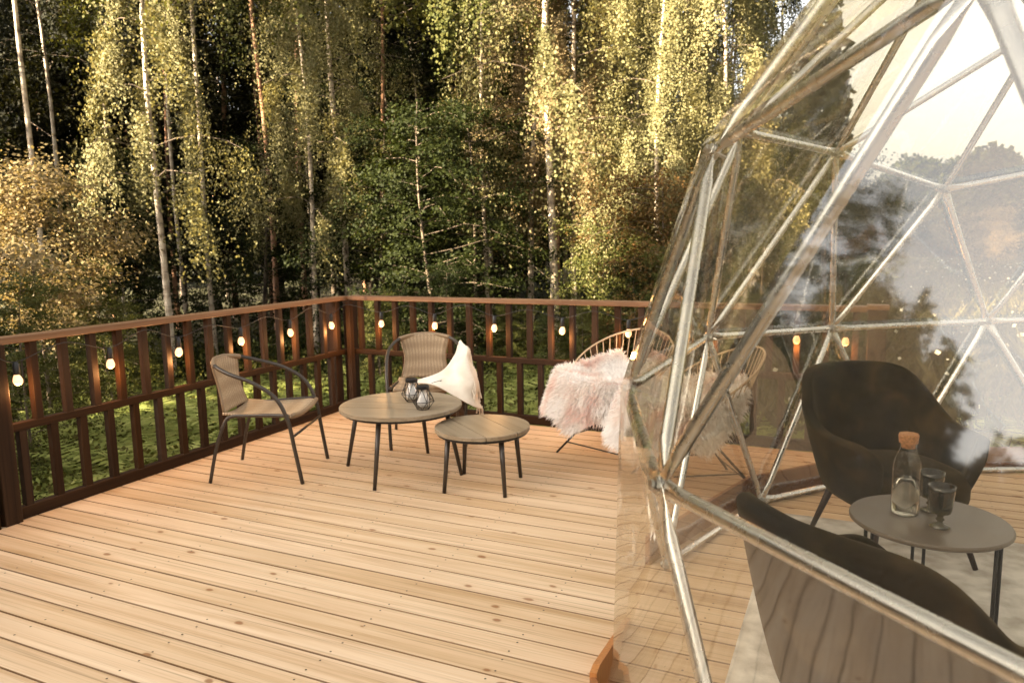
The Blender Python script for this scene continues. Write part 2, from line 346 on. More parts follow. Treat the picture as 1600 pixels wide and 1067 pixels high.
def leaf(name, stops, transl=0.34, gloss=0.25):
    m, t, bs = mat(name); g = t.nodes.new("ShaderNodeNewGeometry"); oi = t.nodes.new("ShaderNodeObjectInfo")
    f = math_(t, 'ADD', math_(t, 'MULTIPLY', g.outputs["Random Per Island"], 0.7), math_(t, 'MULTIPLY', oi.outputs["Random"], 0.3))
    c = ramp(t, f, stops); t.links.new(c, bs.inputs["Base Color"]); bs.inputs["Roughness"].default_value = 0.65; bs.inputs["Specular IOR Level"].default_value = gloss * 0.5
    tr = t.nodes.new("ShaderNodeBsdfTranslucent"); tc = mixc(t, 1.0, c, (1.25, 1.15, 0.75), 'MULTIPLY'); t.links.new(tc, tr.inputs[0])
    ms = t.nodes.new("ShaderNodeMixShader"); ms.inputs[0].default_value = transl
    t.links.new(bs.outputs[0], ms.inputs[1]); t.links.new(tr.outputs[0], ms.inputs[2]); t.links.new(ms.outputs[0], t.nodes["Material Output"].inputs[0])
    return m
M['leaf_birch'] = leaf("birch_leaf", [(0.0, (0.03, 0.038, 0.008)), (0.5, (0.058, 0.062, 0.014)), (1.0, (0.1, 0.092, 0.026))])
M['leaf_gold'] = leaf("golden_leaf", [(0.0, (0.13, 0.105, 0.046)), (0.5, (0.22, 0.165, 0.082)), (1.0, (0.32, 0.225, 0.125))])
M['leaf_dark'] = leaf("dark_leaf", [(0.0, (0.0072, 0.0112, 0.0018)), (0.5, (0.0152, 0.0206, 0.0036)), (1.0, (0.0291, 0.0341, 0.0067))])  # understory leaves, with forest shade put into the darker colour
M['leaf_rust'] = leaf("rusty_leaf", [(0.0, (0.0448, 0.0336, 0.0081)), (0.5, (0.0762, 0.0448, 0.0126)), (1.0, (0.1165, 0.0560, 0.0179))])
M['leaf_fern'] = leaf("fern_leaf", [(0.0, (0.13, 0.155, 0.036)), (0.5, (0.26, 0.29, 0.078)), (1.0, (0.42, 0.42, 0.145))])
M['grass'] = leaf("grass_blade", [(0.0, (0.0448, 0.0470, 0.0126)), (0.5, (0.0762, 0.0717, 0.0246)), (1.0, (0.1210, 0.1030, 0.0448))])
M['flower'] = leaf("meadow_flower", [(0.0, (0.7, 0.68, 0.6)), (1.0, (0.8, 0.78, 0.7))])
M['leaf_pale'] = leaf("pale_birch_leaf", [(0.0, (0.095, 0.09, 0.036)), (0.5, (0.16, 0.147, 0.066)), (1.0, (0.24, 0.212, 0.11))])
M['leaf_deep'] = leaf("shade_darkened_leaf", [(0.0, (0.0054, 0.0063, 0.0018)), (0.5, (0.0108, 0.0115, 0.0030)), (1.0, (0.0203, 0.0189, 0.0048))])  # leaves of the deep rows, the wood's inner shade put into the colour
def bark(name, light, mid, dark, zs=7.0):
    m, t, bs = mat(name); v = coords(t, (9, 9, zs * 1.0)); n = N(t, "ShaderNodeTexNoise"); n.inputs["Scale"].default_value = 1.0; n.inputs["Detail"].default_value = 5; t.links.new(v, n.inputs["Vector"])
    v2 = coords(t, (3, 3, zs * 5)); n2 = N(t, "ShaderNodeTexNoise"); n2.inputs["Scale"].default_value = 1.0; n2.inputs["Detail"].default_value = 4; t.links.new(v2, n2.inputs["Vector"])
    c = ramp(t, n.outputs["Fac"], [(0.32, dark), (0.45, mid), (0.6, light)])
    c = mixc(t, math_(t, 'MULTIPLY', math_(t, 'SUBTRACT', n2.outputs["Fac"], 0.60, True), 7.0, True), c, dark)
    t.links.new(c, bs.inputs["Base Color"]); bs.inputs["Roughness"].default_value = 0.8; bump(t, bs, n.outputs["Fac"], 0.5, 0.02); return m
M['bark_birch'] = bark("birch_bark", (0.50, 0.41, 0.30), (0.34, 0.26, 0.18), (0.05, 0.035, 0.022))
M['bark_pine'] = bark("pine_bark", (0.30, 0.15, 0.075), (0.19, 0.095, 0.048), (0.06, 0.03, 0.018), 3.0)
M['bark_dark'] = bark("dark_bark", (0.13, 0.095, 0.06), (0.08, 0.055, 0.035), (0.03, 0.02, 0.013), 3.0)
def ground_mat():
    m, t, bs = mat("forest_floor"); v = coords(t, (1, 1, 1), False); n = N(t, "ShaderNodeTexNoise"); n.inputs["Scale"].default_value = 0.6; n.inputs["Detail"].default_value = 9; n.inputs["Roughness"].default_value = 0.7; t.links.new(v, n.inputs["Vector"])
    t.links.new(ramp(t, n.outputs["Fac"], [(0.35, (0.030, 0.022, 0.010)), (0.5, (0.050, 0.048, 0.014)), (0.65, (0.085, 0.085, 0.025))]), bs.inputs["Base Color"]); bs.inputs["Roughness"].default_value = 0.95
    n2 = N(t, "ShaderNodeTexNoise"); n2.inputs["Scale"].default_value = 22; n2.inputs["Detail"].default_value = 4; t.links.new(v, n2.inputs["Vector"]); bump(t, bs, n2.outputs["Fac"], 0.9, 0.06); return m
M['ground'] = ground_mat()

# ------------------------------------------------------------------ ground
GZ = -0.6
def ground_z(x, y):
    d = np.hypot(np.maximum(0, np.maximum(-x, x - 12)), np.maximum(0, np.maximum(y, -9 - y)))
    return GZ + 0.10 * np.sin(x * 0.7 + 1.3) * np.cos(y * 0.6) * np.clip(d / 3, 0, 1) + 0.02 * np.clip(d - 2, 0, 30) * (0.6 + 0.4 * np.sin(x * 0.11) * np.cos(y * 0.09))
gx = np.r_[np.linspace(-420, -40, 20), np.linspace(-38, 50, 120), np.linspace(54, 420, 20)]
gy = np.r_[np.linspace(-420, -40, 20), np.linspace(-38, 50, 120), np.linspace(54, 420, 20)]
X, Y = np.meshgrid(gx, gy, indexing='ij'); Zg = ground_z(X, Y)
me = bpy.data.meshes.new("ground"); n1, n2 = X.shape
idx = np.arange(n1 * n2).reshape(n1, n2)
me.from_pydata(np.stack([X, Y, Zg], -1).reshape(-1, 3).tolist(), [], np.stack([idx[:-1, :-1], idx[1:, :-1], idx[1:, 1:], idx[:-1, 1:]], -1).reshape(-1, 4).tolist())
me.polygons.foreach_set("use_smooth", [True] * len(me.polygons))
tag(link("ground", me, M['ground']), "forest floor and meadow around the deck", kind="structure")
gz1 = lambda x, y: float(ground_z(np.array(x), np.array(y)))

# ------------------------------------------------------------------ deck of boards
deck = empty("deck", (0, 0, 0)); tag(deck, "pine board deck under the dome and furniture", kind="structure")
PITCH, BW, BT = 0.1285, 0.1222, 0.030
lens = [3.2, 3.9, 4.6, 5.4, 6.0, 6.7]
bmesh_ = {}
def board_mesh(L):
    if L not in bmesh_:
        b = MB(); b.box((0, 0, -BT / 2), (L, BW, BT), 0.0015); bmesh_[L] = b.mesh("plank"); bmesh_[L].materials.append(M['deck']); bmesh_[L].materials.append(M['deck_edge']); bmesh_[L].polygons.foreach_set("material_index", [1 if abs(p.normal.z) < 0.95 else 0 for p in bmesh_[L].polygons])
    return bmesh_[L]
nrow = 74
for r in range(nrow):
    y = -0.055 - PITCH * (r + 0.5) + 0.055
    x = -0.10; xe = 11.0
    first = True
    while x < xe - 0.4:
        L = random.choice(lens) if not first else random.choice(lens[2:])
        L = round(min(L, xe - x), 2) if xe - x - L > 0.9 else round(xe - x, 2)
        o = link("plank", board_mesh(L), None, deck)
        o.location = (x + L / 2, y + random.uniform(-0.0008, 0.0008), random.uniform(-0.0012, 0.0))
        o.rotation_euler = (0, 0, math.pi if random.random() < 0.5 else 0)
        x += L + 0.003; first = False
sc_ = MB()
for r in range(nrow):
    y = -PITCH * (r + 0.5)
    for x in np.arange(-0.02, 11.0, 0.6):
        for dy in (-0.035, 0.035):
            cx_, cy_ = x + random.uniform(-.008, .008), y + dy + random.uniform(-.004, .004)
            sc_.add([(cx_ + 0.0042 * math.cos(a), cy_ + 0.0042 * math.sin(a), 0.0006) for a in np.linspace(0, 2 * math.pi, 8, endpoint=False)], [tuple(range(8))])
tag(link("screw_heads", sc_.mesh("screw_heads"), M['screw'], deck), kind="stuff")
jo = MB()
for x in np.arange(-0.02, 11.0, 0.6): jo.box((x, -4.78, -0.105), (0.045, 9.5, 0.145))
jo.box((5.45, 0.005, -0.11), (11.1, 0.03, 0.16)); jo.box((-0.112, -4.75, -0.11), (0.024, 9.5, 0.16))
link("joist_frame", jo.mesh("joist_frame"), M['rail'], deck)

# ------------------------------------------------------------------ railings
T = 0.045
def railing(name, A, B, label, first, mat_h, mat_cap, posts, upper, lower, ztop=1.0, zmid=0.51):
    """A->B along the inner face; local x runs from A to B, local y to the outside"""
    A = Vector(A); B = Vector(B); L = (B - A).length; ang = math.atan2((B - A).y, (B - A).x)
    rt = empty(name, A, ang); tag(rt, label, "railing")
    mh = M['rail']; b = MB(); b.box((L / 2, 0.045, ztop - 0.018), (L, 0.100, 0.036), 0.004); b.build("handrail", M['cap'], rt)
    b = MB(); b.box((L / 2, 0.0335, zmid), (L, T, 0.045), 0.003); b.build("mid_rail", mh, rt)
    b = MB(); b.box((L / 2, 0.0335, 0.035), (L, T + 0.004, 0.070), 0.004); b.build("bottom_rail", mh, rt)
    up = MB().box((0, 0, 0), (T - 0.003, T - 0.003, ztop - 0.036 - zmid - 0.0225), 0.002).mesh("baluster"); up.materials.append(M['railz'])
    lo = MB().box((0, 0, 0), (T - 0.003, T - 0.003, zmid - 0.0225 - 0.070), 0.002).mesh("baluster"); lo.materials.append(M['railz'])
    for s in upper:
        o = link("baluster", up, None, rt); o.location = (s, 0.0335, (ztop - 0.036 + zmid + 0.0225) / 2); o.rotation_euler = (0, 0, random.uniform(-0.03, 0.03))
    for s in lower:
        o = link("baluster", lo, None, rt); o.location = (s, 0.0335, (zmid - 0.0225 + 0.070) / 2); o.rotation_euler = (0, 0, random.uniform(-0.03, 0.03))
    for s, wd, yo in posts:
        b = MB(); b.box((0, 0, (ztop - 0.036 - 0.5) / 2), (wd, 0.095, ztop - 0.036 + 0.5), 0.004); o = b.build("post", M['railz'], rt); o.location = (s, yo, 0)
    return rt
ups = [-2.759 + 0.176 * i for i in range(16)]; ups = [y for y in ups if y < -0.10]
los = [-2.859 + 0.176 * i for i in range(16)]; los = [y for y in los if y < -0.10]
# left: local x from y=-3.02 up to 0 (A->B along +y, outside is -x)
railing("deck_railing", (0, -3.02, 0), (0, -0.0, 0), "brown stained railing section beside the empty rattan chair", True, None, None,
        [(0.05, 0.09, 0.030), (2.97, 0.09, 0.1165)], [y + 3.02 for y in ups], [y + 3.02 for y in los])
railing("deck_railing", (0, -6.30, 0), (0, -3.03, 0), "brown stained railing section past the end of the string lights", True, None, None,
        [(0.05, 0.09, 0.1165), (3.215, 0.09, 0.030)], [0.22 + 0.176 * i for i in range(17)], [0.13 + 0.176 * i for i in range(18)])
xs = [0.117 + 0.1795 * i for i in range(30)]
rb = railing("deck_railing", (0.003, 0, 0), (4.13, 0, 0), "brown stained railing run behind the fleece covered chairs and tables", True, None, None,
        [(-0.06, 0.09, 0.1165)], [x for x in xs if 0.08 < x < 4.08], [x + 0.09 for x in xs if 0.08 < x + 0.09 < 4.1])
b = MB(); b.box((0, 0, 0.24), (0.115, 0.115, 1.48), 0.006); o = b.build("post", M['railz'], rb); o.location = (4.19, 0.05, 0)
b = MB(); b.box((0, 0, 0), (0.13, 0.13, 0.03), 0.006); o = b.build("post_cap", M['cap'], rb); o.location = (4.19, 0.05, 0.995)
# corner post trim facing the deck
b = MB(); b.box((0, 0, 0.48), (0.05, 0.05, 0.95), 0.004); o = b.build("post", M['railz'], rb); o.location = (0.035, -0.022, 0)

# ------------------------------------------------------------------ string lights
sl = empty("string_lights", (0, 0, 0)); tag(sl, "string of glowing bare bulbs on black cable along the railings", "string lights")
bl = [(0.02, y, 0.77) for y in (-2.88, -2.33, -1.83, -1.28, -0.76, -0.25)] + [(x, -0.02, 0.77) for x in (0.37, 0.90, 1.45, 2.03, 2.55, 3.12, 3.71, 4.01)]
P = []
for i, p in enumerate(bl):
    q = bl[min(i + 1, len(bl) - 1)]
    P.append((p[0], p[1], 0.868))
    if i + 1 < len(bl) and not (i == 5): P.append(((p[0] + q[0]) / 2, (p[1] + q[1]) / 2, 0.93 + random.uniform(-0.02, 0.02)))
    if i == 5: P.append((0.05, -0.06, 0.93))
P = [(0.02, -3.0, 0.93)] + P + [(4.10, -0.03, 0.93)]
MB().tube(spline(P, 6), 0.0026, 5).build("cable", M['cable'], sl, True)
sk = MB().lathe([(0.006, 0.10), (0.008, 0.098), (0.016, 0.085), (0.017, 0.035), (0.015, 0.030)], 12).mesh("socket", True); sk.materials.append(M['cable'])
gb = MB().lathe([(0.011, 0.034), (0.013, 0.025), (0.022, 0.010), (0.0275, -0.008), (0.028, -0.018), (0.024, -0.032), (0.014, -0.042), (0.003, -0.0455)], 16).mesh("bulb", True); gb.materials.append(M['bulb'])
ld = bpy.data.lights.new("bulb_light", 'POINT'); ld.energy = 0.40; ld.color = (1.0, 0.50, 0.18); ld.shadow_soft_size = 0.03
for p in bl:
    o = link("socket", sk, None, sl); o.location = p
    o = link("bulb", gb, None, sl); o.location = (p[0], p[1], p[2] + 0.008); o.scale = (0.84, 0.84, 0.84); o.rotation_euler = (random.uniform(-.15, .15), random.uniform(-.15, .15), 0)
    lo_ = bpy.data.objects.new("bulb_light", ld); col.objects.link(lo_); lo_.parent = sl; lo_.location = (p[0], p[1], p[2] - 0.065)

# ------------------------------------------------------------------ geodesic dome
DC = np.array([5.9237, -2.3968, 0.4949]); DR = 2.6611; DA = 0.96657
ORB = [(0, 0, 0), (0, 0, 0), (0.0017, 0.0009, 0), (0.0031, -0.0006, 0), (0.0049, -0.0005, 0), (-0.0008, 0.0062, 0), (0.0021, -0.0045, 0), (-0.0007, -0.0084, -0.0016), (-0.009, 0, -0.0039), (0.0012, 0.0068, 0)]
def geodesic(n=3):
    s5 = 5 ** .5; v = [(0, 0, 1)] + [(2 / s5 * math.cos(2 * math.pi * k / 5), 2 / s5 * math.sin(2 * math.pi * k / 5), 1 / s5) for k in range(5)]
    v += [(2 / s5 * math.cos(2 * math.pi * (k + .5) / 5), 2 / s5 * math.sin(2 * math.pi * (k + .5) / 5), -1 / s5) for k in range(5)] + [(0, 0, -1)]
    v = np.array(v); import itertools
    F = [f for f in itertools.combinations(range(12), 3) if all(np.linalg.norm(v[a] - v[b]) < 1.1 for a, b in itertools.combinations(f, 2))]
    pts = []; key = {}; tri = []
    def add(p):
        p = p / np.linalg.norm(p); k = tuple(np.round(p, 5) + 0.0)
        if k not in key: key[k] = len(pts); pts.append(p)
        return key[k]
    for f in F:
        g = {(i, j): add((v[f[0]] * i + v[f[1]] * j + v[f[2]] * (n - i - j)) / n) for i in range(n + 1) for j in range(n + 1 - i)}
        for (i, j) in g:
            if (i + 1, j) in g and (i, j + 1) in g: tri.append((g[i, j], g[i + 1, j], g[i, j + 1]))
            if (i + 1, j) in g and (i + 1, j - 1) in g: tri.append((g[i, j], g[i + 1, j], g[i + 1, j - 1]))
    pts = np.array(pts)
    zs = np.unique(pts[:, 2].round(4))[::-1]; orb = [int(np.argmin(abs(zs - z))) for z in pts[:, 2]]
    Q = np.zeros_like(pts)
    for i, p in enumerate(pts):
        k = ORB[orb[i]] if orb[i] < len(ORB) else (0, 0, 0)
        r = math.hypot(p[0], p[1]); a = math.atan2(p[1], p[0]); off = a - round(a / (math.pi / 5)) * (math.pi / 5)
        s = 0 if abs(off) < 1e-6 else math.copysign(1, off)
        rr = (r + (k[0] if r > 1e-6 else 0)) * DR; a2 = a + s * k[2] + DA
        Q[i] = (rr * math.cos(a2), rr * math.sin(a2), (p[2] + k[1]) * DR); Q[i] += DC
    return Q, tri
DQ, DT = geodesic()
ok = DQ[:, 2] > -0.15
DT = [t_ for t_ in DT if all(ok[i] for i in t_)]
DE = sorted({tuple(sorted((t_[i], t_[(i + 1) % 3]))) for t_ in DT for i in range(3)})
DQ[:, 2] = np.where(DQ[:, 2] < 0.2, 0.022, DQ[:, 2])
dome = empty("geodesic_dome", (DC[0], DC[1], 0)); tag(dome, "transparent film covered geodesic dome on a galvanised steel tube frame", "dome tent")
dl = lambda p: Vector((p[0] - DC[0], p[1] - DC[1], p[2]))
def strut_mesh(L):
    b = MB(); V = []; F = []; n = 12; rad = 0.0165
    st = [(0.0, .021, .0022), (0.030, .023, .0022), (0.050, .0235, .003), (0.085, .020, .010), (0.125, rad, rad)]
    st = st + [(L - s, a, c) for s, a, c in reversed(st)]
    for z, a, c in st:
        for k in range(n):
            th = 2 * math.pi * (k + .5) / n; V.append((a * math.cos(th), c * math.sin(th), z))
    m_ = len(st)
    for i in range(m_ - 1):
        for k in range(n): F.append((i * n + k, i * n + (k + 1) % n, (i + 1) * n + (k + 1) % n, (i + 1) * n + k))
    F += [tuple(range(n - 1, -1, -1)), tuple((m_ - 1) * n + k for k in range(n))]
    b.add(V, F); me = b.mesh("strut", True); me.materials.append(M['steel']); return me
sm_ = {}
door = int(np.argmin(np.linalg.norm(DQ - np.array([3.45, -3.27, 0.02]), axis=1)))     # zipped door panel: no tubes up from this foot
jamb = int(np.argmin(np.linalg.norm(DQ - np.array([3.34, -2.17, 0.02]), axis=1)))
for (a, c) in DE:
    if door in (a, c) and (max(DQ[a, 2], DQ[c, 2]) > 0.5 or jamb in (a, c)): continue
    A = Vector(DQ[a]); B = Vector(DQ[c]); L = (B - A).length; k = round(L, 2)
    if k not in sm_: sm_[k] = strut_mesh(k + 0.03)
    o = link("strut", sm_[k], None, dome)
    zax = (B - A).normalized(); mid = (A + B) / 2; yax = (mid - Vector(DC)).normalized(); yax = (yax - zax * yax.dot(zax)).normalized(); xax = yax.cross(zax)
    org = dl(A) - zax * 0.015 + yax * (0.004 * (random.random() - 0.5))
    o.matrix_local = Matrix(((xax.x, yax.x, zax.x, org.x), (xax.y, yax.y, zax.y, org.y), (xax.z, yax.z, zax.z, org.z), (0, 0, 0, 1)))
hub = MB(); hub.lathe([(0.017, -0.024), (0.017, -0.012), (0.019, -0.0115), (0.019, 0.010), (0.006, 0.0105), (0.006, 0.012), (0.012, 0.0125), (0.012, 0.020)], 10); hub.lathe([(0.005, -0.045), (0.005, -0.024)], 8)
hm = hub.mesh("hub_bolt"); hm.materials.append(M['bolt'])
for i in sorted({i for e in DE for i in e}):
    o = link("hub_bolt", hm, None, dome); nn = Vector(DQ[i] - DC).normalized(); o.matrix_local = Matrix.Translation(dl(DQ[i])) @ nn.to_track_quat('Z', 'Y').to_matrix().to_4x4()
# clear cover: one sewn skin, a panel per triangle with a little billow, creased over the tubes
cv = MB(); K = 7
for t_ in DT:
    a, c, d = [np.array(DQ[i]) for i in t_]
    nrm = np.cross(c - a, d - a); nrm /= np.linalg.norm(nrm)
    if nrm @ (a - DC) < 0: nrm = -nrm; c, d = d, c
    off = [DQ_ + (DQ_ - DC) / np.linalg.norm(DQ_ - DC) * 0.030 for DQ_ in (a, c, d)]
    low = min(a[2], c[2], d[2]) < 0.2
    V = []; ids = {}
    for i in range(K + 1):
        for j in range(K + 1 - i):
            u, v_, w_ = i / K, j / K, (K - i - j) / K; p = off[0] * u + off[1] * v_ + off[2] * w_
            bub = 27 * u * v_ * w_
            amp = 0.020 if low else 0.006
            p = p + nrm * (bub * (amp * math.sin(p[0] * 5.1 + p[1] * 4.3 + p[2] * 2.0) + (0.03 if low else 0.004)))
            if low and p[2] < 0.06: p = p + np.array([p[0] - DC[0], p[1] - DC[1], 0]) * 0.012
            ids[i, j] = len(V); V.append(dl(p))
    F = []
    for (i, j) in ids:
        if (i + 1, j) in ids and (i, j + 1) in ids: F.append((ids[i, j], ids[i + 1, j], ids[i, j + 1]))
        if (i + 1, j) in ids and (i + 1, j - 1) in ids: F.append((ids[i, j], ids[i + 1, j - 1], ids[i + 1, j]))
    cv.add(V, F)
cv.build("clear_cover", M['film'], dome, True)
# dark board kerb round the foot of the dome
bi = sorted([i for i in range(len(DQ)) if ok[i] and DQ[i, 2] < 0.2], key=lambda i: math.atan2(DQ[i, 1] - DC[1], DQ[i, 0] - DC[0]))
for k, i in enumerate(bi):
    if {i, bi[(k + 1) % len(bi)]} == {door, jamb}: continue
    A = Vector(DQ[i]); B = Vector(DQ[bi[(k + 1) % len(bi)]]); A.z = B.z = 0
    ra = Vector((A.x - DC[0], A.y - DC[1], 0)); rb_ = Vector((B.x - DC[0], B.y - DC[1], 0)); A += ra.normalized() * 0.085; B += rb_.normalized() * 0.085
    b = MB(); L = (B - A).length; b.box((L / 2, 0, 0.069), (L - 0.002, 0.022, 0.136), 0.003)
    o = b.build("base_board", M['base_board'], dome); o.location = dl(A); o.rotation_euler = (0, 0, math.atan2(B.y - A.y, B.x - A.x))

A = Vector(DQ[door]); B = Vector(DQ[jamb]); A.z = B.z = 0
A += Vector((A.x - DC[0], A.y - DC[1], 0)).normalized() * 0.085; B += Vector((B.x - DC[0], B.y - DC[1], 0)).normalized() * 0.085
b = MB(); b.add([(x, y, z) for y in (-0.011, 0.011) for x, z in ((0, 0.001), (0.62, 0.001), (0.62, 0.012), (0.05, 0.150), (0, 0.150))], [(0, 1, 2, 3, 4), (9, 8, 7, 6, 5)] + [((k + 1) % 5, k, 5 + k, 5 + (k + 1) % 5) for k in range(5)])
o = b.build("base_board", M['stake'], dome); o.location = dl(A); o.rotation_euler = (0, 0, math.atan2(B.y - A.y, B.x - A.x))

# ------------------------------------------------------------------ rattan bistro chairs
def grid_mesh(fn, nu, nv, name, uv=True, solid=0.0):
    V = []; F = []
    for i in range(nu + 1):
        for j in range(nv + 1): V.append(tuple(fn(i / nu, j / nv)))
    for i in range(nu):
        for j in range(nv): F.append((i * (nv + 1) + j, (i + 1) * (nv + 1) + j, (i + 1) * (nv + 1) + j + 1, i * (nv + 1) + j + 1))
    me = bpy.data.meshes.new(name); me.from_pydata(V, [], F); me.update()
    me.polygons.foreach_set("use_smooth", [True] * len(me.polygons))
    if uv:
        l = me.uv_layers.new(name="UVMap"); li = np.zeros(len(me.loops), dtype=np.int32); me.loops.foreach_get("vertex_index", li)
        l.data.foreach_set("uv", np.stack([(li % (nv + 1)) / nv, (li // (nv + 1)) / nu], 1).astype(np.float32).ravel())
    return me
def solidify(o, th, off=0):
    md = o.modifiers.new("solid", 'SOLIDIFY'); md.thickness = th; md.offset = off; return o

def bistro_chair(loc, rz, label):
    rt = empty("rattan_chair", loc, rz); tag(rt, label, "chair", None)
    hoop = [(0.30, 0.265, 0.0), (0.265, 0.272, 0.22), (0.235, 0.278, 0.40), (0.165, 0.282, 0.545), (0.03, 0.278, 0.635), (-0.12, 0.255, 0.685), (-0.235, 0.19, 0.725), (-0.285, 0.085, 0.745)]
    pts = hoop + [(-0.292, 0, 0.75)] + [(x, -y, z) for x, y, z in reversed(hoop)]
    MB().tube(spline(pts, 6), 0.0125, 10).build("arm_hoop", M['frame'], rt, True)
    for s in (-1, 1):
        MB().tube(spline([(-0.29, s * 0.245, 0.0), (-0.245, s * 0.235, 0.20), (-0.20, s * 0.222, 0.34), (-0.16, s * 0.205, 0.405), (-0.05, s * 0.215, 0.418), (0.10, s * 0.24, 0.425), (0.232, s * 0.266, 0.428)], 5), 0.0115, 8).build("rear_leg", M['frame'], rt, True)
    MB().tube([(0.262, -0.262, 0.30), (0.262, 0.262, 0.30)], 0.008, 8).build("stretcher", M['frame'], rt, True)
    def seat(u, v):
        x = -0.20 + 0.455 * u; wd = 0.205 + 0.035 * u; y = (v - 0.5) * 2 * wd
        z = 0.428 - 0.022 * math.sin(math.pi * v) - 0.012 * math.sin(math.pi * u)
        if u > 0.9: z -= 0.02 * ((u - 0.9) / 0.1) ** 2; x -= 0.004
        return (x, y, z)
    me = grid_mesh(seat, 18, 14, "woven_seat"); solidify(link("woven_seat", me, M['wicker'], rt), 0.014)
    MB().tube(spline([(0.252, -0.235, 0.424), (0.258, -0.1, 0.408), (0.258, 0.1, 0.408), (0.252, 0.235, 0.424)], 6), 0.014, 8).build("front_roll", M['wicker'], rt, True)
    def back(u, v):
        z = 0.425 + 0.33 * u; wd = 0.185 - 0.035 * math.sin(math.pi * min(u * 1.1, 1)) * 0.9; y = (v - 0.5) * 2 * (wd if u < 0.999 else wd)
        x = -0.20 - 0.085 * u - 0.03 * math.sin(math.pi * u) * 0.3 - (0.028 * (1 - (2 * v - 1) ** 2)) * (0.4 + 0.6 * u) + 0.03 * u
        return (x, y, z - 0.012 * (2 * v - 1) ** 2 * u)
    me = grid_mesh(back, 18, 12, "woven_back"); solidify(link("woven_back", me, M['wicker'], rt), 0.012)
    wrap = [p for p in spline(pts, 6) if p.z > 0.722]
    MB().tube(wrap, 0.0165, 8).build("woven_wrap", M['wicker'], rt, True)
    for s in (-1, 1):
        MB().tube([back(u, 0.5 + s * 0.5) for u in (0, .2, .4, .6, .8, 1)], 0.008, 6).build("back_rod", M['wicker'], rt, True)
    return rt
bistro_chair((0.635, -1.715, 0), R(22), "empty rattan bistro chair with curved tube arms beside the side railing")
CB = bistro_chair((1.175, -0.63, 0), R(-58), "rattan bistro chair behind the round table with a cream throw on its arm")

# throw over the arm of the far chair
def throw_(parent_loc, rz):
    rt = empty("throw_blanket", parent_loc, rz); tag(rt, "cream fringed throw draped over the arm and seat of the rattan chair", "blanket")
    # local frame = chair frame; arm on the +y side (right in the picture)
    rows = [
        [(-.14, .300, .60), (-.09, .312, .60), (-.04, .318, .59), (.01, .322, .58), (.035, .325, .57)],
        [(-.14, .270, .712), (-.10, .278, .706), (-.05, .285, .704), (0, .292, .694), (.03, .305, .688)],
        [(-.06, .215, .605), (.03, .235, .62), (.11, .265, .62), (.14, .310, .605), (.08, .340, .58)],
        [(.06, .11, .510), (.18, .165, .515), (.275, .235, .495), (.285, .325, .455), (.13, .375, .42)],
        [(.23, -.13, .470), (.310, .05, .462), (.345, .2, .38), (.33, .335, .29), (.14, .395, .23)]]
    cols = [spline(r_, 9) for r_ in rows]; full = [spline([c[k] for c in cols], 8) for k in range(len(cols[0]))]
    nu, nv = len(full) - 1, len(full[0]) - 1
    def fn(u, v):
        p = full[int(round(u * nu))][int(round(v * nv))].copy(); f = (math.sin(v * 17 + u * 2.5) + 0.5 * math.sin(v * 31 - u * 4)) * 0.011 * min(1, 0.12 + u)
        return (p.x + f * 0.3, p.y + f, p.z + f * 0.3)
    me = grid_mesh(fn, nu, nv, "cloth"); o = solidify(link("cloth", me, M['throw'], rt), 0.007)
    sb = o.modifiers.new("sub", 'SUBSURF'); sb.levels = 1; sb.render_levels = 1
    fr = MB()
    def tassel(p, d, L):
        q = Vector(p); fr.tube([q, q + Vector(d) * L * 0.5 + Vector((random.uniform(-.008, .008), random.uniform(-.008, .008), 0)), q + Vector(d) * L + Vector((random.uniform(-.018, .018), random.uniform(-.018, .018), -0.01))], [0.005, 0.004, 0.006], 4)
    for j in range(0, 46): tassel(fn(1, j / 45), (0.10, 0.0, -0.98), random.uniform(0.07, 0.11))
    for j in range(0, 26): tassel(Vector(fn(0.74, 0.22 + 0.6 * j / 25)) + Vector((0.012, 0, 0.0)), (0.12, 0.02, -0.98), random.uniform(0.06, 0.09))
    fr.build("fringe", M['throw'], rt)
    return rt
throw_((1.175, -0.63, 0), R(-58))

